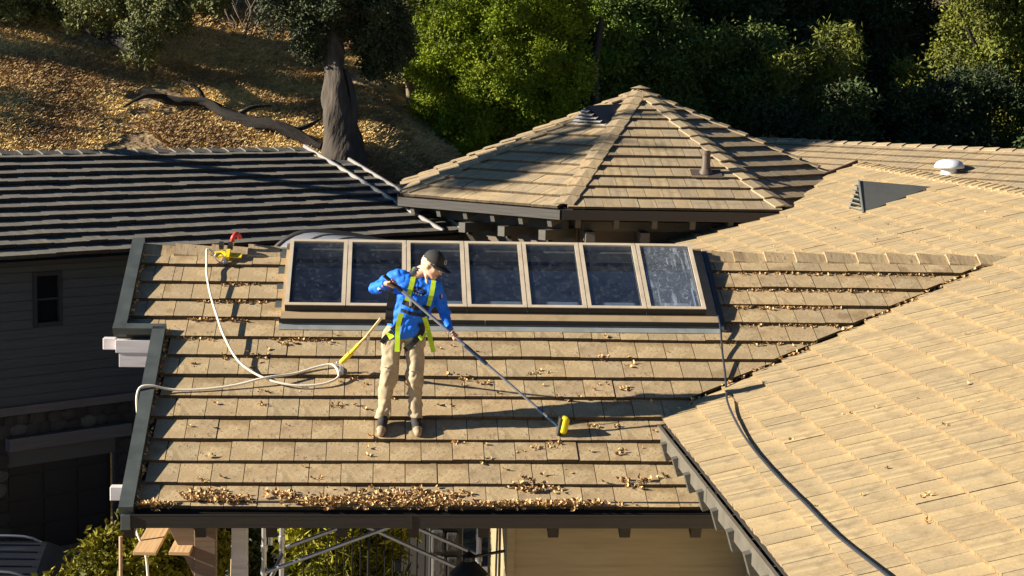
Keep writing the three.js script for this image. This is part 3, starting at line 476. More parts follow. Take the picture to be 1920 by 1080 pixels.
// ---------------------------------------------------------------- garage on the left
const garage = thing('garage', 'grey-roofed building at left with dark lapped siding, small window and stone-framed garage door', 'garage');
{
  seed(51);
  const P4 = THREE.MathUtils.degToRad(18), V = UP2.clone().multiplyScalar(Math.cos(P4)).add(V3(0, Math.sin(P4), 0)), SG = 4.28, out = UP2.clone().negate();
  const deck = deckMesh('roof', garage, E0, HD, V, [[-4.2, 0], [6.85, 0], [6.85, 3.56], [6.32, 3.56], [6.32, SG], [-4.2, SG]], [], M.deck);
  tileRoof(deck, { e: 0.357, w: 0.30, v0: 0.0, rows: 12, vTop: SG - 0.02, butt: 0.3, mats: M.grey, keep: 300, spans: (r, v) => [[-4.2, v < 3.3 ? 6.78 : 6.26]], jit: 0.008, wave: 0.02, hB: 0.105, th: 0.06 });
  const G = (s, v, h = 0) => E0.clone().addScaledVector(HD, s).addScaledVector(V, v).addScaledVector(HD.clone().cross(V), h);
  const back = UP2.clone().multiplyScalar(Math.cos(P4)).add(V3(0, -Math.sin(P4), 0));
  caps(deck, 'ridge_cap', G(-4.2, SG), G(6.32, SG), V.clone().negate(), back, 28, M.grey, 0.2, 0.07, 0.03);
  caps(deck, 'ridge_cap', G(6.34, 3.56), G(6.85, 3.56), V.clone().negate(), back, 1, M.grey, 0.18, 0.07, 0.03);
  const pale = std(lin(0.34, 0.33, 0.32), { map: T.wood });
  put(garage, 'rake_trim', [beam(G(6.30, 0.0, 0.10), G(6.30, SG + 0.05, 0.10), 0.045, 0.06)], pale);
  put(garage, 'rake_trim', [beam(G(6.85, 0.0, 0.08), G(6.85, 3.6, 0.08), 0.045, 0.08)], pale);
  deckMesh('back_slope', garage, G(6.3, SG).addScaledVector(back, 1.6), HD.clone().negate(), back.clone().negate(), [[0, 0], [10.5, 0], [10.5, 1.58], [0, 1.58]], [], M.grey[1]);
  put(garage, 'gutter', [beam(G(-4.2, -0.03, -0.02), G(6.8, -0.03, -0.02), 0.05, 0.06)], M.fascia);
  // wall in its own frame: s along HD, y up, behind the eave
  const W = (s, y, o = 0) => V3(E0.x, 0, E0.z).addScaledVector(HD, s).addScaledVector(UP2, 0.55).addScaledVector(out, o).setY(y);
  const bar = (s0, s1, y0, y1, d, o = 0) => beam(W(s0, (y0 + y1) / 2, o), W(s1, (y0 + y1) / 2, o), d, y1 - y0);
  put(garage, 'wall', [bar(-4, 6, -1.06, 1.36, 0.1, -0.07), bar(-4, 6, -1.9, -1.06, 0.1, -0.12), bar(-4, -1.72, GROUND, -1.9, 0.1, -0.12), bar(0.12, 6, GROUND, -1.9, 0.1, -0.12)], std(lin(0.10, 0.10, 0.10)));
  for (let k = 0; k < 16; k++) {
    const y0 = -0.955 + k * 0.142, cut = y0 + 0.142 > 0.2 && y0 < 1.03;
    for (const [a, b] of cut ? [[-4, -1.30], [-0.82, 6]] : [[-4, 6]]) { const g = beam(W(a, y0 + 0.075), W(b, y0 + 0.075), 0.016, 0.155); g.translate(out.x * 0.004, 0, out.z * 0.004); const m = put(garage, 'siding_board', [g], M.sidingGrey); m.rotateOnAxis(HD, 0); }
    put(garage, 'painted_board_shadow', [bar(-4, cut ? -1.30 : 6, y0 - 0.004, y0 + 0.006, 0.01, 0.004)], M.black);  // solid black strip, paints the shadow line below each board
  }
  put(garage, 'band_board', [bar(-4, 6, -1.085, -0.96, 0.09, 0.02)], M.trimGrey);
  put(garage, 'lintel', [bar(-1.76, 0.30, -1.62, -1.43, 0.14, 0.05)], M.trimGrey);
  const door = put(garage, 'garage_door', [bar(-1.70, 0.10, GROUND, -1.60, 0.05, -0.22)], std(lin(0.012, 0.012, 0.015), { roughness: 0.5 }));
  for (let k = 0; k < 4; k++) for (let j = 0; j < 3; j++) put(door, 'door_panel', [bar(-1.63 + j * 0.58, -1.63 + j * 0.58 + 0.5, -3.2 + k * 0.4, -3.2 + k * 0.4 + 0.33, 0.02, -0.19)], std(lin(0.014, 0.014, 0.018), { roughness: 0.5 }));
  const stones = put(garage, 'stone_facing', [bar(-3.9, 5.9, -1.43, -1.09, 0.04, -0.06), bar(-3.9, -1.72, GROUND, -1.43, 0.04, -0.06), bar(0.12, 5.9, GROUND, -1.43, 0.04, -0.06)], M.mortar);
  const stone = (s, y, w, h) => { const g = new THREE.IcosahedronGeometry(0.5, 1), p = g.attributes.position; const so = rr(0, 99); for (let i = 0; i < p.count; i++) { const q = V3().fromBufferAttribute(p, i), k = 0.85 + 0.4 * noise3(q.x * 2 + so, q.y * 2, q.z * 2); p.setXYZ(i, clamp(q.x * k, -0.46, 0.46) * w * 1.2, clamp(q.y * k, -0.46, 0.46) * h * 1.2, q.z * k * 0.07); } g.computeVertexNormals(); const q = metricUV(g); q.rotateY(Math.atan2(out.x, out.z)); const c = W(s, y, -0.03); return q.translate(c.x, c.y, c.z); };
  for (let s = -2.4; s < 1.2; s += 0.24) for (let j = 0; j < 2; j++) put(stones, 'stone', [stone(s + rr(-0.04, 0.04) + j * 0.1, -1.17 - j * 0.17 + rr(-0.02, 0.02), rr(0.2, 0.28), rr(0.14, 0.2))], M.stone[Math.floor(rnd() * 4)]);
  for (let y = -3.1; y < -1.6; y += 0.22) for (const s of [-1.84, -2.1, 0.27, 0.5]) put(stones, 'stone', [stone(s + rr(-0.03, 0.03), y, rr(0.2, 0.28), rr(0.16, 0.22))], M.stone[Math.floor(rnd() * 4)]);
  // window
  const win = put(garage, 'window', [bar(-1.30, -1.24, 0.20, 1.03, 0.08, 0.0), bar(-0.88, -0.82, 0.20, 1.03, 0.08, 0.0), bar(-1.24, -0.88, 0.97, 1.03, 0.08, 0.0), bar(-1.24, -0.88, 0.20, 0.27, 0.10, 0.01)], std(lin(0.03, 0.035, 0.04)));
  put(win, 'pane', [bar(-1.24, -0.88, 0.27, 0.97, 0.01, -0.025)], new THREE.MeshPhysicalMaterial({ color: lin(0.02, 0.025, 0.03), roughness: 0.08 }));
  put(win, 'sash_rail', [bar(-1.24, -0.88, 0.60, 0.63, 0.03, -0.01)], std(lin(0.03, 0.035, 0.04)));
  for (let k = 0; k < 12; k++) { const s = -3.4 + k * 0.475 * 1.6; put(garage, 'rafter_tail', [beam(W(s, 1.26, 0.48), W(s, 1.42, 0.0), 0.09, 0.13)], M.fascia); }
}

// ---------------------------------------------------------------- figures: a signed distance field meshed by surface nets
const cap3 = (p, a, b, ra, rb) => { const dx = b[0] - a[0], dy = b[1] - a[1], dz = b[2] - a[2], px = p[0] - a[0], py = p[1] - a[1], pz = p[2] - a[2], t = clamp((px * dx + py * dy + pz * dz) / (dx * dx + dy * dy + dz * dz), 0, 1); return Math.hypot(px - dx * t, py - dy * t, pz - dz * t) - lerp(ra, rb, t); };
const smin = (a, b, k) => { const h = clamp(0.5 + 0.5 * (b - a) / k, 0, 1); return lerp(b, a, h) - k * h * (1 - h); };
const ell = (p, c, r) => { const x = (p[0] - c[0]) / r[0], y = (p[1] - c[1]) / r[1], z = (p[2] - c[2]) / r[2], k = Math.hypot(x, y, z); return (k - 1) * Math.min(r[0], r[1], r[2]); };
function netMesh(f, lo, hi, cell, color) {
  const n = lo.map((l, i) => Math.ceil((hi[i] - l) / cell) + 1), [nx, ny, nz] = n, val = new Float32Array(nx * ny * nz), at = (i, j, k) => (k * ny + j) * nx + i;
  for (let k = 0; k < nz; k++) for (let j = 0; j < ny; j++) for (let i = 0; i < nx; i++) val[at(i, j, k)] = f([lo[0] + i * cell, lo[1] + j * cell, lo[2] + k * cell]);
  const id = new Int32Array(nx * ny * nz).fill(-1), pos = [], idx = [];
  for (let k = 0; k < nz - 1; k++) for (let j = 0; j < ny - 1; j++) for (let i = 0; i < nx - 1; i++) {
    let sx = 0, sy = 0, sz = 0, c = 0;
    const v = [];
    for (let q = 0; q < 8; q++) v.push(val[at(i + (q & 1), j + (q >> 1 & 1), k + (q >> 2))]);
    for (const [a, b] of EDGES) if ((v[a] < 0) !== (v[b] < 0)) { const t = v[a] / (v[a] - v[b]); sx += lerp(a & 1, b & 1, t); sy += lerp(a >> 1 & 1, b >> 1 & 1, t); sz += lerp(a >> 2, b >> 2, t); c++; }
    if (c) { id[at(i, j, k)] = pos.length / 3; pos.push(lo[0] + (i + sx / c) * cell, lo[1] + (j + sy / c) * cell, lo[2] + (k + sz / c) * cell); }
  }
  const quad = (a, b, c, d, flip) => { if (Math.min(a, b, c, d) < 0) return; flip ? idx.push(a, c, b, a, d, c) : idx.push(a, b, c, a, c, d); };
  for (let k = 1; k < nz - 1; k++) for (let j = 1; j < ny - 1; j++) for (let i = 1; i < nx - 1; i++) {
    const s = val[at(i, j, k)] < 0;
    if (s !== (val[at(i + 1, j, k)] < 0)) quad(id[at(i, j - 1, k - 1)], id[at(i, j, k - 1)], id[at(i, j, k)], id[at(i, j - 1, k)], !s);
    if (s !== (val[at(i, j + 1, k)] < 0)) quad(id[at(i - 1, j, k - 1)], id[at(i - 1, j, k)], id[at(i, j, k)], id[at(i, j, k - 1)], !s);
    if (s !== (val[at(i, j, k + 1)] < 0)) quad(id[at(i - 1, j - 1, k)], id[at(i, j - 1, k)], id[at(i, j, k)], id[at(i - 1, j, k)], !s);
  }
  const g = new THREE.BufferGeometry(); g.setAttribute('position', new THREE.Float32BufferAttribute(pos, 3)); g.setIndex(idx); g.computeVertexNormals();
  const uv = [], col = []; for (let i = 0; i < pos.length; i += 3) { uv.push(pos[i] * 2, pos[i + 1] * 2); if (color) col.push(...color([pos[i], pos[i + 1], pos[i + 2]])); }
  g.setAttribute('uv', new THREE.Float32BufferAttribute(uv, 2)); if (color) g.setAttribute('color', new THREE.Float32BufferAttribute(col, 3));
  return g;
}
const EDGES = [[0, 1], [2, 3], [4, 5], [6, 7], [0, 2], [1, 3], [4, 6], [5, 7], [0, 4], [1, 5], [2, 6], [3, 7]];

// ---------------------------------------------------------------- the worker
const FEET = R1(2.52, 1.15, 0.06);
const person = thing('person', 'person in blue shirt, khaki trousers, black cap and neon yellow harness, brushing roof tiles', 'person', FEET.toArray());
const POLE_A = V3(-0.13, 1.462, 0.17), POLE_B = V3(1.535, 0.035, 0.09), poleAt = (t) => POLE_A.clone().lerp(POLE_B, t);
{
  seed(61);
  const J = { pel: [0.02, 0.94, -0.05], ch: [0.11, 1.30, -0.04], nb: [0.15, 1.51, -0.03], hd: [0.285, 1.60, 0.10], sl: [-0.05, 1.475, -0.06], sr: [0.325, 1.375, -0.01], el: [-0.268, 1.345, -0.12], wl: [-0.155, 1.42, 0.10], er: [0.405, 1.135, 0.0], wr: [0.455, 0.965, 0.115], hl: [-0.085, 0.90, -0.05], hr: [0.125, 0.89, -0.05], kl: [-0.125, 0.50, 0.01], kr: [0.135, 0.49, 0.02], al: [-0.175, 0.10, -0.02], ar: [0.145, 0.09, -0.02] };
  const leg = (p, s, e) => smin(cap3(p, J['h' + s], J['k' + s], 0.092 + e, 0.064 + e), cap3(p, J['k' + s], J['a' + s], 0.062 + e, 0.045 + e), 0.05);
  const torso = (p, e) => {
    let d = smin(cap3(p, [-0.035, 0.93, -0.05], [0.035, 1.36, -0.05], 0.112 + e, 0.108 + e), cap3(p, [0.09, 0.93, -0.05], [0.215, 1.31, -0.04], 0.112 + e, 0.108 + e), 0.05);
    d = smin(d, cap3(p, [-0.015, 1.455, -0.06], [0.28, 1.375, -0.03], 0.072 + e, 0.072 + e), 0.07);
    d = smin(d, cap3(p, [0.04, 1.04, -0.01], [0.13, 1.25, 0.0], 0.10 + e, 0.10 + e), 0.06);
    return d;
  };
  const arms = (p, e) => Math.min(smin(cap3(p, J.sl, J.el, 0.062 + e, 0.046 + e), cap3(p, J.el, J.wl, 0.045 + e, 0.03 + e), 0.03), smin(cap3(p, J.sr, J.er, 0.06 + e, 0.046 + e), cap3(p, J.er, J.wr, 0.044 + e, 0.03 + e), 0.03));
  const neck = (p, e) => cap3(p, J.nb, [0.235, 1.57, 0.045], 0.06 + e, 0.055 + e);
  // head: face looks along +z of its own frame
  const HQ = new THREE.Quaternion().setFromEuler(new THREE.Euler(0.46, 1.0, -0.10, 'YXZ')), HC = V3(...J.hd), HS = 1.07;
  const inHead = (p) => V3(p[0], p[1], p[2]).sub(HC).applyQuaternion(HQ.clone().invert()).multiplyScalar(1 / HS);
  const headF = (q) => {
    const p = [q.x, q.y, q.z];
    let d = ell(p, [0, 0.03, -0.012], [0.077, 0.092, 0.095]);
    d = smin(d, ell(p, [0, -0.035, 0.022], [0.060, 0.078, 0.066]), 0.03);
    d = smin(d, ell(p, [0, -0.092, 0.062], [0.026, 0.020, 0.022]), 0.025);                     // chin
    d = smin(d, cap3(p, [0, 0.012, 0.088], [0, -0.028, 0.108], 0.009, 0.014), 0.014);           // nose
    d = smin(d, cap3(p, [-0.028, 0.026, 0.082], [0.028, 0.026, 0.082], 0.008, 0.008), 0.014);   // brow
    d = smin(d, cap3(p, [-0.022, -0.062, 0.078], [0.022, -0.062, 0.078], 0.007, 0.007), 0.01);  // lips
    for (const s of [-1, 1]) { d = smin(d, ell(p, [s * 0.04, -0.02, 0.062], [0.022, 0.018, 0.02]), 0.02); d = smin(d, ell(p, [s * 0.078, -0.005, -0.008], [0.010, 0.032, 0.020]), 0.008); d = Math.max(d, -ell(p, [s * 0.030, 0.006, 0.094], [0.014, 0.008, 0.014])); }
    return d;
  };
  const skinBase = (p) => smin(smin(Math.min(torso(p, -0.02), arms(p, -0.006)), neck(p, 0), 0.03), Math.min(leg(p, 'l', -0.02), leg(p, 'r', -0.02)), 0.03);
  const skinCol = (p) => [0.62, 0.36, 0.25];
  const body = netMesh(skinBase, [-0.36, 0.06, -0.26], [0.56, 1.66, 0.26], 0.013, skinCol);
  const head = netMesh((p) => Math.min(headF(inHead(p)), smin(neck(p, 0), headF(inHead(p)), 0.02)), [0.12, 1.44, -0.05], [0.43, 1.75, 0.26], 0.0055, (p) => { const q = inHead(p); const lip = Math.hypot(q.y + 0.062, (q.z - 0.08) * 0.5) < 0.011 && Math.abs(q.x) < 0.028; return lip ? [0.45, 0.17, 0.13] : [0.64, 0.37, 0.26]; });
  // hands round the pole
  const AX = POLE_B.clone().sub(POLE_A).normalize();
  const handGeo = (grip, wrist, thumbDir) => {
    const c = grip, toW = V3(...wrist).sub(c); toW.addScaledVector(AX, -toW.dot(AX)).normalize(); const B = AX.clone().cross(toW);
    const pt = (al, ang, r) => c.clone().addScaledVector(AX, al).addScaledVector(toW, Math.cos(ang) * r).addScaledVector(B, Math.sin(ang) * r).toArray();
    const seg = [];
    const L = [0.94, 1.0, 0.97, 0.85];
    for (let i = 0; i < 4; i++) { const a = (i - 1.5) * 0.0205 * thumbDir, k = L[i]; const A = [pt(a, -0.15, 0.046), pt(a, 0.95 * k, 0.031), pt(a, 2.0 * k, 0.027), pt(a, 3.2 * k, 0.026)]; for (let j = 0; j < 3; j++) seg.push([A[j], A[j + 1], 0.0098 - j * 0.0008, 0.0090 - j * 0.0008]); }
    const th = [pt(0.026 * -thumbDir, -0.5, 0.052), pt(0.045 * -thumbDir, -1.3, 0.032), pt(0.032 * -thumbDir, -2.3, 0.027)]; seg.push([th[0], th[1], 0.013, 0.011], [th[1], th[2], 0.011, 0.009]);
    const palm = []; for (let i = 0; i < 4; i++) palm.push([pt((i - 1.5) * 0.0205 * thumbDir, -0.15, 0.046), c.clone().addScaledVector(AX, (i - 1.5) * 0.012 * thumbDir).lerp(V3(...wrist), 0.72).addScaledVector(toW, 0.01).toArray(), 0.012, 0.017]);
    const f = (p) => { let d = 1; for (const s of palm) d = smin(d, cap3(p, s[0], s[1], s[2], s[3]), 0.012); let q = cap3(p, palm[1][1], wrist, 0.022, 0.026); d = smin(d, q, 0.015); let fd = 1; for (const s of seg) fd = Math.min(fd, cap3(p, ...s)); return smin(d, fd, 0.004); };
    const lo = [0, 1, 2].map((k) => Math.min(c.getComponent(k), wrist[k]) - 0.09), hi = [0, 1, 2].map((k) => Math.max(c.getComponent(k), wrist[k]) + 0.09);
    return netMesh(f, lo, hi, 0.004, skinCol);
  };
  const g1 = poleAt(0.022), g2 = poleAt(0.372);
  const h1 = handGeo(g1, J.wl, 1), h2 = handGeo(g2, J.wr, -1);
  const skin = new THREE.MeshPhysicalMaterial({ color: 0xffffff, vertexColors: true, roughness: 0.55, sheen: 0.2 });
  { const all = mergeGeometries([body, head, h1, h2]); const m = new THREE.Mesh(all, skin); m.name = 'body'; m.castShadow = m.receiveShadow = true; person.add(m); }
  // clothes
  const fold = (p, k, a) => { const n1 = noise3(p[0] * 10 * k + p[1] * 5, p[1] * 12 * k - p[0] * 8, p[2] * 10 * k), n2 = noise3(p[0] * 22 * k - p[1] * 9, p[1] * 20 * k + p[0] * 10, p[2] * 22 * k + 7); return a * 1.6 * (1 - 2.4 * Math.abs(n1 - 0.5)) + a * 0.9 * (0.5 - Math.abs(n2 - 0.5) * 2) - a * 0.8; };
  const shirtF = (p) => {
    let d = smin(torso(p, 0.010), arms(p, 0.011), 0.03); d += fold(p, 1.15, 0.0085) + 0.010 * Math.sin((p[1] - p[0] * 0.6) * 26) * sst(1.12, 0.95, p[1]);
    d = Math.max(d, 0.875 + 0.10 * (p[0] - 0.05) - p[1]);
    d = Math.max(d, -cap3(p, [0.14, 1.52, -0.02], [0.26, 1.68, 0.06], 0.075, 0.09));
    for (const [w, e, s] of [[J.wl, J.el, 1], [J.wr, J.er, 1]]) { const x = [w[0] - e[0], w[1] - e[1], w[2] - e[2]], L = Math.hypot(...x), t = ((p[0] - e[0]) * x[0] + (p[1] - e[1]) * x[1] + (p[2] - e[2]) * x[2]) / (L * L); if (Math.hypot(p[0] - w[0], p[1] - w[1], p[2] - w[2]) < 0.12) d = Math.max(d, (t - 0.93) * L); }
    return d;
  };
  const shirt = netMesh(shirtF, [-0.38, 0.82, -0.28], [0.58, 1.62, 0.26], 0.0085);
  // print on the chest and sleeves
  const cv = document.createElement('canvas'); cv.width = cv.height = 1024; const cx = cv.getContext('2d');
  const L2 = (x, y) => [(x + 0.4) * 1024, (1.7 - y) * 1024];
  cx.fillStyle = '#0d74f0'; cx.fillRect(0, 0, 1024, 1024);
  for (let i = 0; i < 900; i++) { cx.fillStyle = `rgba(${rnd() < 0.5 ? '0,40,140' : '30,120,240'},0.06)`; cx.fillRect(rnd() * 1024, rnd() * 1024, 20 + rnd() * 60, 3 + rnd() * 8); }
  { const [x, y] = L2(0.145, 1.345); cx.save(); cx.translate(x, y); cx.rotate(0.28); cx.fillStyle = '#06142e'; cx.beginPath(); cx.ellipse(0, 0, 84, 34, 0, 0, 7); cx.fill(); cx.beginPath(); cx.moveTo(-84, 0); cx.quadraticCurveTo(-30, -58, 50, -40); cx.lineTo(90, 10); cx.fill(); cx.fillStyle = '#0a62d6'; cx.beginPath(); cx.ellipse(18, -6, 44, 12, 0.1, 0, 7); cx.fill(); cx.fillStyle = '#06142e'; cx.beginPath(); cx.ellipse(22, -8, 30, 6, 0.1, 0, 7); cx.fill(); cx.fillStyle = '#d8e2f2'; for (const a of [-38, -12, 14, 40]) { cx.beginPath(); cx.ellipse(a, 24, 9, 8, 0, 0, 7); cx.fill(); } cx.restore(); }
  { const [x, y] = L2(0.10, 1.215); cx.save(); cx.translate(x, y); cx.rotate(0.16); cx.fillStyle = '#dfe8f6'; let k = -72; for (const w of [9, 15, 6, 11, 5, 13, 8, 14, 7, 10, 6]) { cx.fillRect(k, -5 + (w % 3), w, 9 + (w % 4)); k += w + 5; } cx.restore(); }
  { const [x, y] = L2(-0.225, 1.36); cx.fillStyle = '#dfe9f2'; cx.beginPath(); cx.ellipse(x, y + 8, 22, 16, 0.5, 0, 7); cx.fill(); cx.fillStyle = '#0b1526'; cx.beginPath(); cx.ellipse(x + 18, y + 26, 26, 16, 0.5, 0, 7); cx.fill(); cx.fillStyle = '#e08a5a'; cx.beginPath(); cx.ellipse(x + 40, y - 40, 22, 7, -0.6, 0, 7); cx.fill(); }
  { const [x, y] = L2(0.37, 1.29); cx.fillStyle = '#0b1530'; cx.fillRect(x - 16, y - 22, 30, 44); cx.fillStyle = '#c66aa8'; cx.fillRect(x + 2, y - 26, 14, 40); cx.fillStyle = '#e7e9f2'; for (let i = 0; i < 4; i++) cx.fillRect(x + 2, y - 22 + i * 10, 14, 3); }
  const ct = new THREE.CanvasTexture(cv); ct.colorSpace = THREE.SRGBColorSpace; { const p = shirt.attributes.position, uv = shirt.attributes.uv; for (let i = 0; i < p.count; i++) uv.setXY(i, p.getX(i) + 0.4, p.getZ(i) > -0.03 || p.getX(i) < -0.15 || p.getX(i) > 0.33 ? p.getY(i) - 0.7 : 0.02 + (p.getY(i) % 0.05)); }
  mesh('shirt', shirt, std(0xffffff, { map: ct, roughness: 0.7, bumpMap: T.fabric, bumpScale: 0.001 }), person);
  const collar = netMesh((p) => Math.max(Math.max(cap3(p, [0.13, 1.50, -0.035], [0.225, 1.575, 0.03], 0.068, 0.064), -cap3(p, [0.12, 1.47, -0.04], [0.27, 1.62, 0.07], 0.062, 0.058)), p[1] - 1.575), [0, 1.40, -0.16], [0.36, 1.64, 0.16], 0.007);
  mesh('undershirt_collar', collar, std(lin(0.02, 0.025, 0.05)), person);
  const trouserF = (p) => {
    let d = Math.min(leg(p, 'l', 0.019 + 0.004 * sst(0.4, 0.1, p[1])), leg(p, 'r', 0.017 + 0.004 * sst(0.4, 0.1, p[1])));
    d = smin(d, Math.max(torso(p, 0.004), p[1] - 0.99), 0.03); d += fold(p, 0.85, 0.014) + 0.0045 * Math.sin(p[1] * 70 + 9 * noise3(p[0] * 5, p[1] * 3, p[2] * 5)) * sst(0.35, 0.12, p[1]);
    return Math.max(Math.max(d, 0.085 - p[1]), p[1] - 1.0);
  };
  mesh('trousers', netMesh(trouserF, [-0.36, 0.05, -0.26], [0.36, 1.02, 0.22], 0.0095), std(lin(0.44, 0.35, 0.225), { map: T.fabric, roughness: 0.9 }), person);
  { const zf = (x, y) => { let z = 0.3; for (let i = 0; i < 60; i++) { const d = trouserF([x, y, z]); if (d < 0.002) break; z -= Math.max(0.003, d * 0.6); } return z; };
    for (const [x0, x1, y0] of [[-0.165, -0.085, 0.60], [0.09, 0.17, 0.57]]) { const z = Math.max(zf(x0, y0), zf(x1, y0), zf((x0 + x1) / 2, y0)); mesh('knee_seam', [beam(V3(x0, y0, z), V3(x1, y0 - 0.006, z - 0.002), 0.006, 0.007)], std(lin(0.30, 0.23, 0.14)), person); } }
  // boots follow the slope of the tiles
  const dz = V3(0, -S1, C1), up = MN;
  for (const [a, s] of [[J.al, -1], [J.ar, 1]]) {
    const gnd = (x, z) => -z * 0 + 0;                                       // heel and toe points along the slope
    const base = V3(a[0], 0, a[2]).addScaledVector(V3(0, 0, 0), 1); base.y = -(a[2]) * S1 / C1; base.add(up.clone().multiplyScalar(0.012));
    const dir = dz.clone().addScaledVector(MU, s * 0.12).normalize(), hp = base.clone().addScaledVector(dir, -0.05), bp = base.clone().addScaledVector(dir, 0.10), tp = base.clone().addScaledVector(dir, 0.165);
    const P = (q, h) => q.clone().addScaledVector(up, h).toArray();
    const f = (p) => { let d = cap3(p, P(hp, 0.045), P(bp, 0.042), 0.042, 0.046); d = smin(d, cap3(p, P(bp, 0.04), P(tp, 0.032), 0.046, 0.036), 0.02); d = smin(d, cap3(p, P(base, 0.06), [a[0], a[1] + 0.04, a[2] - 0.01], 0.046, 0.05), 0.025); const q = (p[0] - base.x) * up.x + (p[1] - base.y) * up.y + (p[2] - base.z) * up.z; return Math.max(d, -q - 0.008); };
    const along = (p) => (p[0] - base.x) * dir.x + (p[1] - base.y) * dir.y + (p[2] - base.z) * dir.z, hgt = (p) => (p[0] - base.x) * up.x + (p[1] - base.y) * up.y + (p[2] - base.z) * up.z;
    const g = netMesh(f, [a[0] - 0.12, -0.14, a[2] - 0.14], [a[0] + 0.12, 0.2, a[2] + 0.24], 0.006, (p) => hgt(p) < 0.012 ? [0.02, 0.018, 0.016] : along(p) > 0.12 ? [0.36, 0.27, 0.17] : [0.028, 0.025, 0.024]);
    mesh('boot', g, std(0xffffff, { vertexColors: true, roughness: 0.8 }), person);
  }
  // cap, hair, glasses in the head frame
  const hp = new THREE.Group(); const place = (g) => g.scale(HS, HS, HS).applyQuaternion(HQ).translate(HC.x, HC.y, HC.z);
  const dome = new THREE.SphereGeometry(1, 28, 16, 0, Math.PI * 2, 0, Math.PI * 0.5); dome.scale(0.088, 0.095, 0.107); dome.translate(0, 0.045, -0.008);
  const ring = new THREE.CylinderGeometry(1, 1, 0.02, 28, 1, true); ring.scale(0.089, 1, 0.108); ring.translate(0, 0.042, -0.008);
  const cap = mesh('cap', [place(dome), place(ring), place(new THREE.SphereGeometry(0.010, 8, 6).translate(0, 0.14, -0.008))], std(lin(0.030, 0.029, 0.030), { map: T.fabric, roughness: 0.85 }), person);
  { const n = 18, m = 6, pos = [], idx = []; for (const o of [0, -0.005]) for (let j = 0; j <= m; j++) for (let i = 0; i <= n; i++) { const a = lerp(-1.25, 1.25, i / n), t = j / m, r = 0.098 + t * 0.095 * Math.pow(Math.cos(a * 0.95), 0.6), x = Math.sin(a) * 0.088 * (1 + t * 0.05), z = -0.008 + Math.cos(a) * 0.106 + t * 0.095 * Math.max(0, Math.cos(a * 0.9)); pos.push(x, 0.043 + o - t * 0.012 - 0.022 * Math.pow(Math.abs(x) / 0.088, 2), z); }
    const st = (n + 1) * (m + 1), q = (a, b, c, d) => idx.push(a, b, c, a, c, d); for (let j = 0; j < m; j++) for (let i = 0; i < n; i++) { const a = j * (n + 1) + i; q(a, a + n + 1, a + n + 2, a + 1); q(st + a, st + a + 1, st + a + n + 2, st + a + n + 1); } for (let i = 0; i < n; i++) { const a = m * (n + 1) + i; q(a, st + a, st + a + 1, a + 1); }
    const g = new THREE.BufferGeometry(); g.setAttribute('position', new THREE.Float32BufferAttribute(pos, 3)); g.setIndex(idx); g.computeVertexNormals(); mesh('brim', [place(norm(g))], std(lin(0.014, 0.014, 0.016), { roughness: 0.8 }), cap); }
  { const pts = []; for (let i = 0; i <= 14; i++) { const a = i / 14 * 5.2 + 0.4; pts.push(V3(Math.sin(a) * 0.018 + 0.012, 0.085 + Math.cos(a) * 0.02, 0.094 - Math.cos(a) * 0.008)); } mesh('emblem', [place(norm(new THREE.TubeGeometry(new THREE.CatmullRomCurve3(pts), 24, 0.0032, 5)))], std(lin(0.7, 0.7, 0.7)), cap); }
  const hair = netMesh((p) => { const q = inHead(p), a = [q.x, q.y, q.z]; let d = Math.max(ell(a, [0, 0.015, -0.02], [0.088, 0.095, 0.098]), q.z - 0.012 - 0.25 * Math.max(0, q.y)); d = Math.max(d, -ell(a, [0, -0.05, 0.05], [0.066, 0.09, 0.075])); const lock = smin(cap3(p, [0.205, 1.565, 0.075], [0.225, 1.50, 0.125], 0.02, 0.017), cap3(p, [0.225, 1.50, 0.125], [0.232, 1.43, 0.125], 0.016, 0.010), 0.01); d = smin(d, lock, 0.015); return d + 0.004 * Math.sin(q.y * 260 + q.x * 140) * 0.6; }, [0.08, 1.40, -0.06], [0.44, 1.76, 0.26], 0.0055);
  mesh('hair', hair, std(lin(0.66, 0.50, 0.30), { roughness: 0.6 }), person);
  const rim = (s) => new THREE.TorusGeometry(0.022, 0.0022, 6, 18).scale(1.1, 0.8, 1).translate(s * 0.030, 0.006, 0.112);
  const gl = mesh('glasses', [place(rim(-1)), place(rim(1)), place(rod(V3(-0.008, 0.008, 0.113), V3(0.008, 0.008, 0.113), 0.002, 6)), place(rod(V3(-0.054, 0.008, 0.11), V3(-0.084, 0.008, 0.0), 0.002, 6)), place(rod(V3(0.054, 0.008, 0.11), V3(0.084, 0.008, 0.0), 0.002, 6))], std(lin(0.75, 0.78, 0.8), { roughness: 0.3, metalness: 0.4 }), person);
  mesh('lens', [place(norm(new THREE.CircleGeometry(0.021, 16).scale(1.1, 0.8, 1).translate(-0.03, 0.006, 0.112))), place(norm(new THREE.CircleGeometry(0.021, 16).scale(1.1, 0.8, 1).translate(0.03, 0.006, 0.112)))], new THREE.MeshPhysicalMaterial({ color: 0xffffff, transmission: 1, roughness: 0.05, thickness: 0 }), gl);
  for (const s of [-1, 1]) mesh('eye', [place(norm(new THREE.SphereGeometry(0.010, 10, 8).translate(s * 0.030, 0.006, 0.083)))], std(lin(0.35, 0.30, 0.26), { roughness: 0.2 }), person);
  // harness: webbing laid over the clothes
  const dressed = (p) => Math.min(shirtF(p), trouserF(p));
  const zFront = (x, y) => { let z = 0.34; for (let i = 0; i < 60; i++) { const d = dressed([x, y, z]); if (d < 0.003) break; z -= Math.max(0.003, d * 0.6); if (z < -0.2) return null; } return z; };
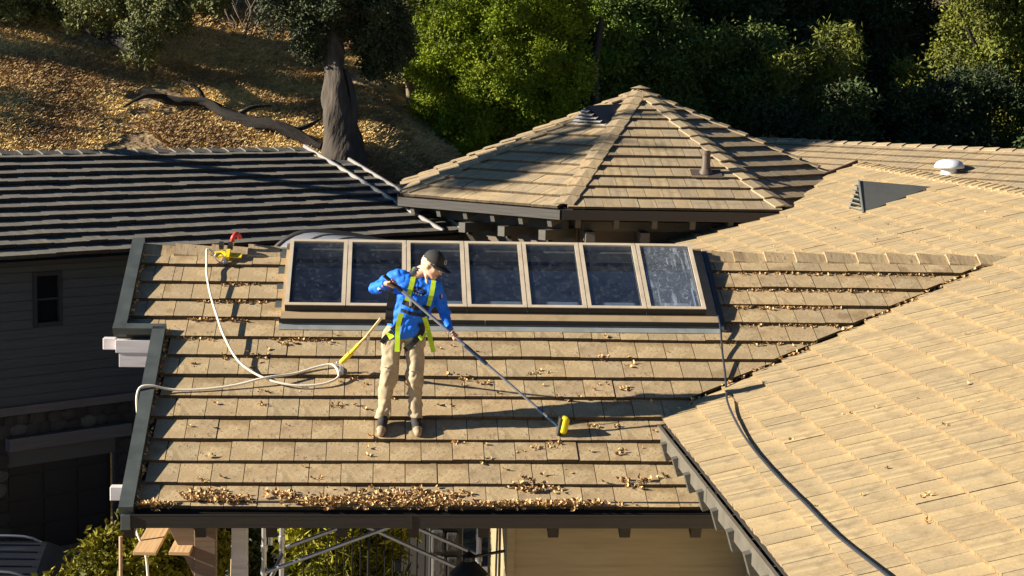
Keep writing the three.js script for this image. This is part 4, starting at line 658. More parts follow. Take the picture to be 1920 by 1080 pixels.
  const strap = (pts, w, free = 0, off = 0.008) => {        // pts: [x, y]; a band that lies on the clothes, its last part hanging free
    const c = new THREE.CatmullRomCurve3(pts.map(([x, y]) => V3(x, y, 0)), false, 'catmullrom', 0.3), n = 26, pos = [], idx = [], zs = [];
    for (let i = 0; i <= n; i++) { const t = i / n, p = c.getPoint(t), d = c.getTangent(t), s = V3(-d.y, d.x, 0); let za; if (t > 1 - free && zs.length) za = lerp(zs[zs.length - 1], zs[zs.length - 1] + 0.004, 1); else { const q = [-1, 0, 1].map((k) => zFront(p.x + s.x * w * 0.5 * k, p.y + s.y * w * 0.5 * k)).filter((v) => v !== null); za = q.length ? Math.max(...q) : zs[zs.length - 1] ?? 0; if (zs.length) za = lerp(zs[zs.length - 1], za, 0.6); } zs.push(za);
      for (const [k, o] of [[-1, off], [1, off], [1, off - 0.004], [-1, off - 0.004]]) pos.push(p.x + s.x * w * 0.5 * k, p.y + s.y * w * 0.5 * k, za + o); }
    for (let i = 0; i < n; i++) for (let k = 0; k < 4; k++) { const a = i * 4 + k, b = i * 4 + (k + 1) % 4; idx.push(a, a + 4, b + 4, a, b + 4, b); }
    idx.push(0, 1, 2, 0, 2, 3, n * 4, n * 4 + 2, n * 4 + 1, n * 4, n * 4 + 3, n * 4 + 2);
    const g = new THREE.BufferGeometry(); g.setAttribute('position', new THREE.Float32BufferAttribute(pos, 3)); g.setIndex(idx); const q = g.toNonIndexed(); q.computeVertexNormals(); return metricUV(q);
  };
  const Zp = (zx, zy) => [(680 + zx / 4.909 - 752) / 193 + 0.0, (812 - (460 + zy / 4.909)) / 190.5];
  const neon = std(lin(0.62, 0.86, 0.02), { roughness: 0.7, map: T.fabric }), webB = std(lin(0.012, 0.013, 0.015), { roughness: 0.8, map: T.fabric });
  const har = mesh('harness', [strap([Zp(355, 560), Zp(430, 590), Zp(510, 625)], 0.062, 0, 0.012), strap([Zp(340, 635), Zp(400, 660), Zp(560, 690)], 0.03, 0, 0.010), strap([Zp(535, 640), Zp(590, 650)], 0.10, 0, 0.012), strap([Zp(270, 840), Zp(205, 900), Zp(170, 950)], 0.05, 0, 0.008), strap([Zp(520, 760), Zp(540, 830), Zp(470, 930), Zp(380, 1010)], 0.05, 0, 0.012), strap([Zp(345, 700), Zp(300, 790), Zp(262, 830)], 0.05, 0, 0.006), strap([Zp(265, 500), Zp(240, 640), Zp(230, 770)], 0.075, 0, 0.004)], webB, person);
  for (const [pts, w, fr] of [[[Zp(468, 262), Zp(450, 350), Zp(428, 440), Zp(392, 555)], 0.047, 0], [[Zp(637, 375), Zp(622, 470), Zp(592, 600)], 0.044, 0], [[Zp(345, 665), Zp(320, 760), Zp(312, 880), Zp(310, 1012)], 0.048, 0.45], [[Zp(555, 705), Zp(585, 800), Zp(615, 920), Zp(645, 1028)], 0.046, 0.5], [[Zp(225, 845), Zp(262, 900)], 0.052, 0], [[Zp(510, 905), Zp(565, 850)], 0.048, 0]]) mesh('webbing', strap(pts, w, fr, 0.013), neon, har);
  mesh('buckle', [box(0.022, 0.055, 0.012, 0.078, 1.232, (zFront(0.078, 1.232) ?? 0.1) + 0.022, 0.004)], M.steel, har);
}

// ---------------------------------------------------------------- what the worker holds, and the ropes
const onFeet = (v) => v.clone().add(FEET);
{
  seed(71);
  const pole = thing('brush_pole', 'long silver extension pole with blue grips and yellow scrub brush, held by the worker', 'brush', FEET.toArray());
  const seg = (t0, t1, r, mat, name) => mesh(name, [norm(rod(poleAt(t0), poleAt(t1), r, 12))], mat, pole);
  const alu = std(lin(0.58, 0.66, 0.80), { metalness: 0.75, roughness: 0.3 }), blue = std(lin(0.03, 0.07, 0.15), { roughness: 0.55 }), blue2 = std(lin(0.05, 0.13, 0.25), { roughness: 0.4 });
  seg(-0.03, 0.075, 0.018, M.black, 'grip'); seg(0.075, 0.44, 0.016, alu, 'tube'); seg(0.44, 0.57, 0.019, blue, 'foam_grip'); seg(0.57, 0.885, 0.0125, alu, 'tube'); seg(0.87, 0.905, 0.019, blue, 'lock_collar'); seg(0.905, 0.935, 0.013, alu, 'tube'); seg(0.93, 0.95, 0.018, blue, 'lock_collar'); seg(0.95, 1.0, 0.014, blue2, 'tube');
  const e = POLE_B, head = mesh('brush_head', [(() => { const g = new RoundedBoxGeometry(0.075, 0.17, 0.14, 4, 0.03), p = g.attributes.position; for (let i = 0; i < p.count; i++) p.setXYZ(i, p.getX(i) + 0.012 * (noise3(p.getX(i) * 40, p.getY(i) * 30, p.getZ(i) * 40) - 0.5), p.getY(i) + 0.01 * (noise3(p.getY(i) * 40, 3, 1) - 0.5), p.getZ(i)); g.computeVertexNormals(); return g.rotateZ(-0.18).translate(e.x + 0.055, e.y + 0.015, e.z); })()], std(lin(0.75, 0.62, 0.02), { map: T.fabric, roughness: 0.9 }), pole);
  mesh('brush_back', [box(0.03, 0.175, 0.12, 0, 0, 0, 0.01).rotateZ(-0.18).translate(e.x + 0.006, e.y - 0.0, e.z)], std(lin(0.05, 0.045, 0.04)), head);

  // yellow lanyard from the worker's back to the rope
  const la = onFeet(V3(-0.20, 1.06, -0.10)), lb = R1(1.905, 1.99, 0.16);
  const lan = thing('lanyard', 'yellow shock-absorbing lanyard running from the harness down to the white rope', 'lanyard');
  const yel = std(lin(0.80, 0.60, 0.03), { roughness: 0.7, map: T.fabric }), mid = (t, d = 0) => la.clone().lerp(lb, t).add(V3(0, d, 0));
  mesh('strap', [beam(mid(0, 0), mid(0.33, -0.02), 0.035, 0.008), beam(mid(0.33, -0.02), mid(0.56, -0.01), 0.03, 0.012)], std(lin(0.70, 0.55, 0.26), { roughness: 0.8, map: T.fabric }), lan);
  mesh('shock_pack', [beam(mid(0.52, -0.012), mid(0.74, -0.008), 0.035, 0.022, V3(0, 1, 0)), beam(mid(0.73, -0.01), mid(0.95, 0), 0.06, 0.03, V3(0, 1, 0))], yel, lan);
  const ringAt = (c, r, t, q) => new THREE.TorusGeometry(r, t, 6, 18).scale(0.7, 1, 1).rotateZ(q).translate(c.x, c.y, c.z);
  mesh('carabiner', [norm(ringAt(mid(1.0, -0.01), 0.045, 0.007, 0.5))], M.steel, lan);
  mesh('rope_grab', [box(0.04, 0.09, 0.03, lb.x + 0.02, lb.y - 0.06, lb.z + 0.01, 0.006)], M.steel, lan);
  mesh('loose_tail', [beam(mid(0.3, -0.03), mid(0.36, -0.20), 0.03, 0.006, V3(0, 0, 1))], std(lin(0.60, 0.48, 0.30)), lan);

  // white safety rope
  const rp = (u, v, h) => R1(u, v, h);
  const pts = [rp(0.50, 3.90, 0.11), rp(0.455, 3.95, 0.15), rp(0.41, 3.97, 0.17), rp(0.415, 3.78, 0.13), rp(0.435, 3.56, 0.15), rp(0.51, 3.16, 0.16), rp(0.605, 2.80, 0.16), rp(0.73, 2.39, 0.16), rp(0.92, 2.02, 0.13), rp(1.205, 1.80, 0.11), rp(1.50, 1.725, 0.10), rp(1.79, 1.77, 0.10), rp(1.895, 1.87, 0.10), rp(1.872, 1.99, 0.11), rp(1.825, 2.05, 0.11), rp(1.70, 2.03, 0.10), rp(1.45, 1.91, 0.10), rp(1.18, 1.81, 0.13), rp(0.867, 1.72, 0.10), rp(0.505, 1.655, 0.095), rp(0.25, 1.64, 0.11), rp(0.06, 1.635, 0.16), rp(-0.03, 1.61, 0.16)];
  pts.push(V3(-0.06, pts[pts.length - 1].y - 0.07, pts[pts.length - 1].z + 0.03), V3(-0.045, 0.45, -1.30), V3(0.02, -0.3, -0.62), V3(0.12, -0.55, -0.55), V3(0.13, -1.4, -0.55), V3(0.10, -2.6, -0.5), V3(0.2, -3.2, -0.4));
  const rope = mesh('safety_rope', new THREE.TubeGeometry(new THREE.CatmullRomCurve3(pts, false, 'centripetal'), 340, 0.0125, 7), std(lin(0.80, 0.74, 0.60), { roughness: 0.9, bumpMap: rep(T.fabric, 3, 60), bumpScale: 0.003 }), scene);
  tag(rope, 'white rope from the yellow ridge anchor, looping across tiles and over the left edge', 'rope');

  // roof anchor at the ridge
  const an = thing('roof_anchor', 'yellow ridge anchor with red hook over the left end of the ridge', 'roof anchor');
  const A = (u, v, h) => R1(u, v, h), yl = std(lin(0.80, 0.62, 0.02), { roughness: 0.45 }), red = std(lin(0.55, 0.03, 0.02), { roughness: 0.4 });
  mesh('base_plate', [beam(A(0.47, 3.93, 0.115), A(0.60, 3.96, 0.12), 0.10, 0.012, MN), beam(A(0.62, 3.94, 0.115), A(0.78, 3.93, 0.11), 0.08, 0.012, MN)], yl, an);
  mesh('arm', [beam(A(0.63, 3.86, 0.12), A(0.64, 4.05, 0.15), 0.04, 0.05, MN), beam(A(0.645, 4.03, 0.15), A(0.665, 4.12, 0.165), 0.045, 0.035, MN)], yl, an);
  const arc = []; for (let i = 0; i <= 10; i++) { const a = lerp(0.05, 2.9, i / 10); arc.push(A(0.70 - 0.04 * Math.cos(a), 4.11 + 0.05 * (1 - Math.cos(a)), 0.135 + 0.10 * Math.sin(a))); }
  mesh('hook', [norm(new THREE.TubeGeometry(new THREE.CatmullRomCurve3(arc), 24, 0.026, 8))], red, an);
  const wl = (u) => { const g = new THREE.CylinderGeometry(0.045, 0.045, 0.045, 18); g.rotateZ(Math.PI / 2); const p = A(u, 4.03, 0.175); return norm(g.translate(p.x, p.y, p.z)); };
  mesh('roller', [wl(0.555)], M.black, an); mesh('roller', [wl(0.655)], M.black, an);
  mesh('shackle', [norm(ringAt(A(0.55, 3.86, 0.13), 0.06, 0.008, 0.9)), beam(A(0.60, 3.86, 0.12), A(0.61, 3.80, 0.10), 0.03, 0.03, MN)], M.steel, an);

  // black hose over the right wing
  const hz = [R1(5.90, 4.08, 0.14), R1(5.915, 3.6, 0.13), R1(5.905, 3.2, 0.12), R1(5.90, 2.75, 0.13), R1(5.86, 2.3, 0.11), R1(5.835, 1.95, 0.11), R1(5.80, 1.62, 0.11), R2(0.80, -1.12, 0.10), R2(0.74, -0.80, 0.11), R2(0.677, -0.286, 0.10), R2(0.588, 0.805, 0.095), R2(0.553, 2.012, 0.095), R2(0.555, 3.082, 0.095), R2(0.558, 4.0, 0.095), R2(0.606, 5.005, 0.1), R2(0.64, 5.9, 0.1)];
  const hose = mesh('hose', new THREE.TubeGeometry(new THREE.CatmullRomCurve3(hz, false, 'centripetal'), 220, 0.0112, 8), std(lin(0.03, 0.036, 0.05), { roughness: 0.35 }), scene);
  tag(hose, 'dark hose lying down the right roof from the skylight corner', 'hose');
}

// ---------------------------------------------------------------- under the porch
{
  seed(81);
  const sc = thing('scaffold', 'grey steel tube scaffold with crossed braces standing under the porch eave', 'scaffold');
  const g = GROUND, tb = (a, b, r = 0.024) => norm(rod(V3(...a), V3(...b), r, 12));
  const clampG = (p) => norm(new THREE.CylinderGeometry(0.036, 0.036, 0.06, 10).translate(...p));
  for (const [x, z] of [[1.20, -1.0], [1.35, -1.35], [3.33, -1.45]]) { const u = mesh('upright', [tb([x, g, z], [x, -0.1, z], 0.026)], x > 3 ? M.white : M.steel, sc); mesh('coupler', [clampG([x, -0.60, z])], M.steel, u); mesh('coupler', [clampG([x, -0.83, z])], M.steel, u); }
  for (const [a, b] of [[[1.22, -0.83, -0.96], [2.46, -0.36, -0.96]], [[1.39, -0.70, -1.4], [1.92, -0.50, -1.4]], [[2.10, -0.39, -1.2], [3.2, -0.90, -1.2]], [[2.64, -0.50, -1.5], [3.31, -0.80, -1.5]], [[1.36, -0.75, -1.3], [1.22, -1.0, -1.0]]]) mesh('brace', [tb(a, b, 0.021)], M.steel, sc);
  for (const [a, b] of [[[1.20, -1.9, -1.0], [1.35, -1.9, -1.35]], [[1.26, -0.58, -1.05], [1.26, -0.45, -1.05]]]) mesh('ledger', [tb(a, b, 0.024)], M.steel, sc);
  const pl = (x0, x1, lab) => { const t = tag(mesh('scaffold_plank', [beam(V3((x0 + x1) / 2, -0.46, -0.30), V3((x0 + x1) / 2 + 0.08, -0.33, -1.25), x1 - x0, 0.035, V3(0, 1, 0), 0.004)], M.plank, scene), lab, 'plank'); return t; };
  pl(0.035, 0.25, 'wide yellow wooden plank jutting out under the left end of the eave');
  pl(0.365, 0.56, 'yellow wooden plank beside the brown porch post, partly shaded by its bracket');
  tag(mesh('wooden_pole', [norm(rod(V3(-0.055, GROUND, -0.1), V3(-0.045, -0.24, -0.1), 0.017, 8))], std(lin(0.50, 0.32, 0.20)), scene), 'thin tan pole standing at the left corner under the eave', 'pole');
  tag(mesh('wooden_pole', [norm(rod(V3(0.86, -1.6, -1.0), V3(0.90, -0.1, -1.0), 0.009, 6))], std(lin(0.50, 0.38, 0.25)), scene), 'thin wooden stick between the brown and grey porch posts', 'pole');
  // wall lantern
  const la = thing('wall_lantern', 'black barn lantern with flared shade hanging in front of the house corner', 'lantern', [3.178, -0.69, -0.42]);
  const blk = std(lin(0.012, 0.012, 0.014), { roughness: 0.5 });
  mesh('shade', [norm(new THREE.LatheGeometry([[0.185, 0], [0.18, 0.008], [0.075, 0.115], [0.05, 0.125]].map((p) => new THREE.Vector2(...p)), 24))], blk, la);
  mesh('lamp_cap', [norm(new THREE.CylinderGeometry(0.042, 0.046, 0.05, 16).translate(0, 0.15, 0)), norm(new THREE.ConeGeometry(0.075, 0.05, 16).translate(0, 0.20, 0)), norm(new THREE.SphereGeometry(0.012, 8, 6).translate(0, 0.228, 0))], blk, la);
  mesh('bracket', [norm(rod(V3(0.03, 0.16, -0.02), V3(0.36, 0.14, -0.3), 0.016, 8))], blk, la);
  // iron fence
  const fe = thing('iron_fence', 'black iron bar fence behind the porch with sunlit shrub showing through', 'fence', [0, 0, -2.75]);
  const iron = std(lin(0.008, 0.008, 0.010), { roughness: 0.5, metalness: 0.3 });
  for (let k = 0; k < 17; k++) mesh('bar', [norm(rod(V3(1.50 + k * 0.088, GROUND, 0), V3(1.50 + k * 0.088, -0.5, 0), k === 8 ? 0.018 : 0.0075, 6))], iron, fe);
  mesh('rail', [box(1.6, 0.04, 0.03, 2.25, -0.52, 0)], iron, fe); mesh('rail', [box(1.6, 0.03, 0.03, 2.25, -3.1, 0)], iron, fe);
  mesh('latch', [box(0.07, 0.14, 0.05, 2.52, -1.27, 0.02, 0.006)], iron, fe);
}
// rounded metal canopy behind the ridge
{
  const t = thing('curved_canopy', 'dark grey rounded canopy roof with black seams, peeking up behind the ridge and skylight', 'canopy', [0.55, 0.60, -8.9]);
  const prof = (k) => { const p = []; for (let i = 0; i <= 10; i++) { const q = i / 10 * Math.PI * 0.5; p.push(V3(-0.1 + 0.85 * (1 - Math.cos(q)) + k * 0.55, 1.22 * Math.sin(q), k * 0.8)); } for (let i = 1; i <= 6; i++) p.push(V3(0.75 + i * 0.3 + k * 0.55, 1.22 - 0.012 * i * i, k * 0.8)); return p; };
  const pos = [], idx = [], K = 6, P0 = prof(0).length; for (let k = 0; k <= K; k++) for (const p of prof(k / K * 2.2)) pos.push(p.x, p.y, p.z);
  for (let k = 0; k < K; k++) for (let i = 0; i < P0 - 1; i++) { const a = k * P0 + i; idx.push(a, a + P0, a + 1, a + 1, a + P0, a + P0 + 1); }
  const shell = new THREE.BufferGeometry(); shell.setAttribute('position', new THREE.Float32BufferAttribute(pos, 3)); shell.setIndex(idx); shell.computeVertexNormals();
  mesh('canopy_shell', shell, std(lin(0.22, 0.23, 0.25), { metalness: 0.3, roughness: 0.45, side: THREE.DoubleSide }), t);
  for (const k of [0, 0.55, 1.1, 1.65]) mesh('seam', [norm(new THREE.TubeGeometry(new THREE.CatmullRomCurve3(prof(k)), 40, k ? 0.024 : 0.05, 6))], M.black, t);
  mesh('canopy_wall', [box(2.6, 4.0, 1.2, 1.6, -2.1, 0.9)], std(lin(0.12, 0.11, 0.10)), t);
}
// parked car, its roof showing at the lower left
{
  seed(91);
  const c = thing('parked_car', 'dark parked car at lower left by the garage, ribbed roof with rails', 'car', [-2.25, GROUND, -4.6]); c.rotation.y = 0.1; c.scale.y = 0.87;
  const paint = new THREE.MeshPhysicalMaterial({ color: lin(0.02, 0.022, 0.03), roughness: 0.35, clearcoat: 0.8, clearcoatRoughness: 0.1 }), gl = new THREE.MeshPhysicalMaterial({ color: lin(0.012, 0.014, 0.018), roughness: 0.05 });
  const s = new THREE.Shape(); s.moveTo(-2.2, 0.35); s.lineTo(2.15, 0.35); s.quadraticCurveTo(2.3, 0.6, 2.2, 0.85); s.lineTo(1.35, 1.0); s.quadraticCurveTo(0.95, 1.55, 0.55, 1.70); s.quadraticCurveTo(-0.6, 1.76, -1.7, 1.68); s.quadraticCurveTo(-2.1, 1.2, -2.25, 0.95); s.closePath();
  mesh('body', [metricUV(new THREE.ExtrudeGeometry(s, { depth: 1.6, bevelEnabled: true, bevelSize: 0.08, bevelThickness: 0.1, bevelSegments: 3 }).translate(0, 0, -0.8))], paint, c);
  for (const z of [-0.905, 0.905]) mesh('side_window', [box(1.9, 0.42, 0.012, -0.45, 1.30, z, 0.004)], gl, c);
  mesh('windscreen', [beam(V3(1.36, 1.05, 0), V3(0.72, 1.66, 0), 1.45, 0.03, V3(0, 1, 0))], gl, c);
  for (const z of [-0.62, -0.31, 0, 0.31, 0.62]) mesh('roof_rib', [norm(new THREE.TubeGeometry(new THREE.CatmullRomCurve3([V3(0.5, 1.80, z), V3(-0.3, 1.835, z), V3(-1.1, 1.825, z), V3(-1.7, 1.785, z)]), 14, 0.016, 6))], paint, c);
  for (const z of [-0.78, 0.78]) mesh('roof_rail', [norm(new THREE.TubeGeometry(new THREE.CatmullRomCurve3([V3(0.5, 1.78, z), V3(0.35, 1.86, z), V3(-0.6, 1.89, z), V3(-1.6, 1.84, z), V3(-1.7, 1.77, z)]), 20, 0.018, 6))], M.steel, c);
  for (const [x, z] of [[1.35, -0.85], [1.35, 0.85], [-1.4, -0.85], [-1.4, 0.85]]) { const w = mesh('wheel', [norm(new THREE.CylinderGeometry(0.34, 0.34, 0.22, 24).rotateX(Math.PI / 2).translate(x, 0.34, z))], M.black, c); mesh('rim', [norm(new THREE.CylinderGeometry(0.2, 0.2, 0.24, 16).rotateX(Math.PI / 2).translate(x, 0.34, z))], M.steel, w); }
}

// ---------------------------------------------------------------- leaves, grass, trees
function leafClump(n, R, len, wid, s) {      // n folded leaves in a ball of radius R
  seed(s); const pos = [];
  for (let i = 0; i < n; i++) {
    const c = V3(gauss(), gauss() * 0.8, gauss()).multiplyScalar(R * 0.75), d = V3(rr(-1, 1), rr(-0.8, 0.6), rr(-1, 1)).normalize(), q = V3(rr(-1, 1), rr(0.2, 1.4), rr(-1, 1)).cross(d).normalize(), up = d.clone().cross(q).multiplyScalar(wid * 0.28), k = rr(0.7, 1.25);
    const a = c, b = c.clone().addScaledVector(d, len * k), l = c.clone().addScaledVector(d, len * 0.48 * k).addScaledVector(q, wid * 0.5 * k).add(up), r = c.clone().addScaledVector(d, len * 0.48 * k).addScaledVector(q, -wid * 0.5 * k).add(up);
    for (const p of [a, l, b, a, b, r]) pos.push(p.x, p.y, p.z);
  }
  const g = new THREE.BufferGeometry(); g.setAttribute('position', new THREE.Float32BufferAttribute(pos, 3)); g.computeVertexNormals(); g.setAttribute('uv', new THREE.Float32BufferAttribute(new Float32Array(pos.length / 3 * 2), 2)); return g;
}
const CL = { fine: leafClump(16, 0.15, 0.075, 0.045, 301), mid: leafClump(16, 0.22, 0.10, 0.055, 302), needle: leafClump(18, 0.20, 0.16, 0.035, 303) };
const leafMat = (tr) => new THREE.MeshPhysicalMaterial({ color: 0xffffff, roughness: 0.62, side: THREE.DoubleSide, transmission: tr, thickness: 0, specularIntensity: 0.35 });
const leafPlain = new THREE.MeshStandardMaterial({ color: 0xffffff, roughness: 0.7, side: THREE.DoubleSide }), leafBright = leafMat(0.30);
function copies(name, geo, mat, list, parent) {  // list of { p, s, q, c }
  const m = new THREE.InstancedMesh(geo, mat, list.length), M4 = new THREE.Matrix4(), S = V3();
  list.forEach((o, i) => { M4.compose(o.p, o.q, S.setScalar(o.s)); m.setMatrixAt(i, M4); m.setColorAt(i, o.c); });
  m.name = name; m.castShadow = m.receiveShadow = true; parent.add(m); return m;
}
const rq = () => new THREE.Quaternion().setFromEuler(new THREE.Euler(rr(0, 6.3), rr(0, 6.3), rr(0, 6.3)));
function crownCopies(lobes, density, base, vary, gapAt = 0.36, size = 1) {
  const list = [], so = rr(0, 50);
  for (const [x, y, z, rx, ry, rz] of lobes) {
    const n = Math.round(density * (rx * ry + ry * rz + rx * rz) * 4);
    const dirAt = () => V3(gauss(), gauss(), gauss()).normalize(), subs = [];
    for (let j = 0; j < 16; j++) { const d = dirAt(), k = rr(0.62, 1.12), r = rr(0.22, 0.42); subs.push([x + d.x * rx * k, y + d.y * ry * k, z + d.z * rz * k, r * rx, r * 0.75 * ry, r * rz, rr(0.72, 1.3), rnd()]); }
    for (let i = 0; i < n; i++) {
      let p, v, t = rnd();
      if (rnd() < 0.3) { const d = dirAt(), k = Math.pow(rnd(), 0.5) * 0.85; p = V3(x + d.x * rx * k, y + d.y * ry * k, z + d.z * rz * k); if (noise3(p.x * 1.5 + so, p.y * 1.5, p.z * 1.5) < gapAt) continue; v = 0.8; }
      else { const q = subs[Math.floor(rnd() * subs.length)], d = dirAt(), k = Math.pow(rnd(), 0.55); p = V3(q[0] + d.x * q[3] * k, q[1] + d.y * q[4] * k, q[2] + d.z * q[5] * k); v = q[6] * rr(0.85, 1.15); t = 0.5 * t + 0.5 * q[7]; }
      list.push({ p, q: rq(), s: rr(0.7, 1.3) * size, c: lin(lerp(base[0], vary[0], t) * v, lerp(base[1], vary[1], t) * v, lerp(base[2], vary[2], t) * v) });
    }
  }
  return list;
}
function tree(name, label, category, group, { at, trunk, limbs = [], lobes, density = 60, base, vary, clump = CL.mid, mat = leafPlain, bark = M.darkBark, gap = 0.36, size = 1 }) {
  const o = thing(name, label, category, at, group), A = V3(...at);
  const rel = (p) => V3(...p).sub(A);
  mesh('trunk', [norm(taper(trunk.map((t) => rel(t.slice(0, 3))), trunk.map((t) => t[3]), 18, bark === M.bark ? 0.75 : 0.35))], bark, o);
  for (const l of limbs) mesh('limb', [norm(taper(l.map((t) => rel(t.slice(0, 3))), l.map((t) => t[3]), 9, 0.3))], bark, o);
  const list = crownCopies(lobes, density, base, vary, gap, size); for (const c of list) c.p.sub(A);
  copies('crown', clump, mat, list, o).userData.kind = 'stuff'; return o;
}
const gy = (x, z, d = -0.1) => [x, terrain(x, z) + d, z];
// the bright tree beside the turret
seed(401);
tree('bay_tree', 'bright sunlit green tree filling the gap left of the turret', 'tree', undefined, {
  at: gy(4.5, -24.6), trunk: [[...gy(4.5, -24.6), 0.2], [4.5, 3.2, -24.6, 0.16], [4.6, 5.5, -24.6, 0.1]], limbs: [[[4.5, 2.8, -24.6, 0.1], [3.8, 4.2, -24.2, 0.05]], [[4.5, 3.2, -24.6, 0.1], [5.5, 4.6, -24.8, 0.05]]],
  lobes: [[3.7, 4.4, -24.9, 0.95, 1.1, 0.9], [4.1, 3.15, -24.5, 0.9, 1.05, 0.9], [4.75, 3.6, -24.0, 0.8, 0.9, 0.7], [4.6, 4.7, -24.3, 0.9, 0.9, 0.7], [3.95, 5.7, -24.8, 1.0, 1.0, 0.9], [4.9, 5.8, -24.2, 0.9, 0.9, 0.8], [5.45, 4.3, -23.6, 0.75, 0.85, 0.6], [5.6, 5.3, -23.6, 0.8, 0.9, 0.65], [6.25, 4.7, -23.5, 0.7, 1.1, 0.6], [6.2, 5.9, -23.7, 0.8, 0.9, 0.7], [5.9, 3.5, -24.0, 0.7, 0.8, 0.6], [4.9, 5.2, -25.6, 1.6, 2.0, 1.0], [5.0, 6.9, -24.6, 1.4, 0.8, 1.0]],
  density: 120, base: [0.085, 0.14, 0.008], vary: [0.31, 0.37, 0.016], clump: CL.mid, mat: leafBright, gap: 0.33, size: 0.85,
});
// old oak with the thick trunk above the garage ridge
seed(402);
tree('oak_tree', 'old oak with thick grey trunk on the hillside above the garage ridge', 'tree', 'oaks on the hillside', {
  at: gy(1.35, -21.3), bark: M.bark,
  trunk: [[1.42, 2.1, -21.25, 0.56], [1.38, 2.5, -21.3, 0.42], [1.36, 2.95, -21.35, 0.28], [1.28, 3.5, -21.4, 0.22], [1.22, 4.2, -21.5, 0.22], [1.12, 4.9, -21.6, 0.27], [0.9, 6.2, -21.8, 0.18], [0.6, 7.6, -22, 0.08]],
  limbs: [[[1.15, 4.7, -21.6, 0.18], [1.7, 5.6, -21.7, 0.13], [2.3, 6.6, -21.9, 0.07]], [[1.15, 4.5, -21.6, 0.14], [0.4, 5.4, -21.4, 0.09], [-0.3, 6.3, -21.4, 0.05]], [[1.32, 2.1, -21.0, 0.16], [1.55, 2.7, -21.15, 0.13], [1.62, 3.5, -21.3, 0.09], [1.45, 4.2, -21.5, 0.06]], [[1.7, 2.0, -21.2, 0.2], [1.55, 2.6, -21.25, 0.16], [1.48, 3.6, -21.35, 0.12]], [[1.0, 2.15, -21.2, 0.15], [1.2, 2.5, -21.25, 0.14], [1.28, 3.2, -21.35, 0.12]]],
  lobes: [[1.2, 5.75, -21.7, 1.05, 0.85, 1.0], [0.5, 6.3, -21.6, 1.0, 0.9, 0.9], [2.1, 5.6, -21.9, 0.8, 0.95, 0.8], [0.75, 5.1, -21.3, 0.45, 0.45, 0.4], [1.5, 7.0, -21.6, 1.5, 0.9, 1.0], [-0.2, 7.2, -21.4, 1.2, 0.9, 0.9], [2.45, 4.75, -22.0, 0.45, 0.6, 0.5], [1.9, 5.0, -21.7, 0.7, 0.6, 0.5], [0.7, 4.75, -21.5, 0.4, 0.45, 0.35], [2.2, 4.3, -21.9, 0.4, 0.4, 0.35], [0.2, 5.4, -21.4, 0.6, 0.45, 0.5]],
  density: 85, base: [0.03, 0.042, 0.012], vary: [0.055, 0.07, 0.02], clump: CL.fine, gap: 0.40,
});
// olive-grey small tree between oak and bright tree
seed(403);
tree('scrub_tree', 'sparse olive scrub tree with bare twigs between the old oak and the bright tree', 'tree', undefined, {
  at: gy(2.9, -25.4), trunk: [[...gy(2.9, -25.4), 0.09], [2.8, 4.3, -25.4, 0.06], [2.7, 6, -25.4, 0.03]], limbs: [[[2.85, 3.9, -25.4, 0.05], [2.3, 4.6, -25.2, 0.02]], [[2.85, 4.2, -25.4, 0.04], [3.2, 5.1, -25.3, 0.02]], [[2.8, 4.6, -25.4, 0.04], [2.2, 5.6, -25.3, 0.015]]],
  lobes: [[2.75, 5.2, -25.3, 0.6, 0.9, 0.6], [2.5, 4.4, -25.2, 0.4, 0.4, 0.4], [2.9, 6.1, -25.4, 0.7, 0.6, 0.6]], density: 60, base: [0.10, 0.105, 0.035], vary: [0.17, 0.15, 0.06], clump: CL.fine, gap: 0.46, bark: M.twig,
});
// oak at the top left, its low branches in the picture
seed(404);
tree('oak_tree', 'leaning oak at the top left, low leafy branches hanging over the dry slope', 'tree', 'oaks on the hillside', {
  at: gy(-5.9, -26.4), trunk: [[...gy(-5.9, -26.4), 0.3], [-5.85, 6.2, -26.3, 0.26], [-5.9, 8.0, -26.2, 0.18], [-5.6, 10, -26, 0.1]],
  limbs: [[[-5.85, 5.7, -26.2, 0.2], [-5.0, 5.25, -25.3, 0.17], [-4.0, 4.85, -24.2, 0.15], [-3.3, 4.55, -23.3, 0.13], [-3.02, 4.36, -22.9, 0.12]], [[-5.2, 5.3, -25.4, 0.09], [-4.3, 5.7, -24.4, 0.05]], [[-5.9, 6.6, -26.2, 0.14], [-4.4, 6.4, -24.8, 0.07], [-3.2, 5.9, -23.4, 0.03]], [[-3.8, 4.8, -24.0, 0.05], [-3.4, 5.3, -23.6, 0.03]]],
  lobes: [[-4.9, 5.75, -25.2, 0.5, 0.42, 0.5], [-3.05, 4.75, -22.7, 0.42, 0.5, 0.4], [-2.75, 5.3, -22.8, 0.5, 0.5, 0.5], [-3.9, 5.7, -24.0, 0.9, 0.55, 0.8], [-6.3, 5.75, -25.6, 0.8, 0.5, 0.8], [-5.6, 6.5, -25.6, 1.2, 0.6, 0.9], [-3.4, 6.2, -23.3, 0.9, 0.5, 0.6], [-7.3, 6.2, -25.6, 1.0, 0.8, 0.9], [-2.2, 5.7, -23.0, 0.55, 0.5, 0.5], [-4.2, 5.25, -24.0, 0.6, 0.35, 0.5], [-6.0, 5.55, -25.2, 0.8, 0.35, 0.6], [-2.3, 5.25, -22.7, 0.35, 0.35, 0.35], [-1.6, 5.6, -22.8, 0.4, 0.3, 0.4]],
  density: 75, base: [0.065, 0.078, 0.026], vary: [0.20, 0.21, 0.05], clump: CL.fine, gap: 0.40,
});
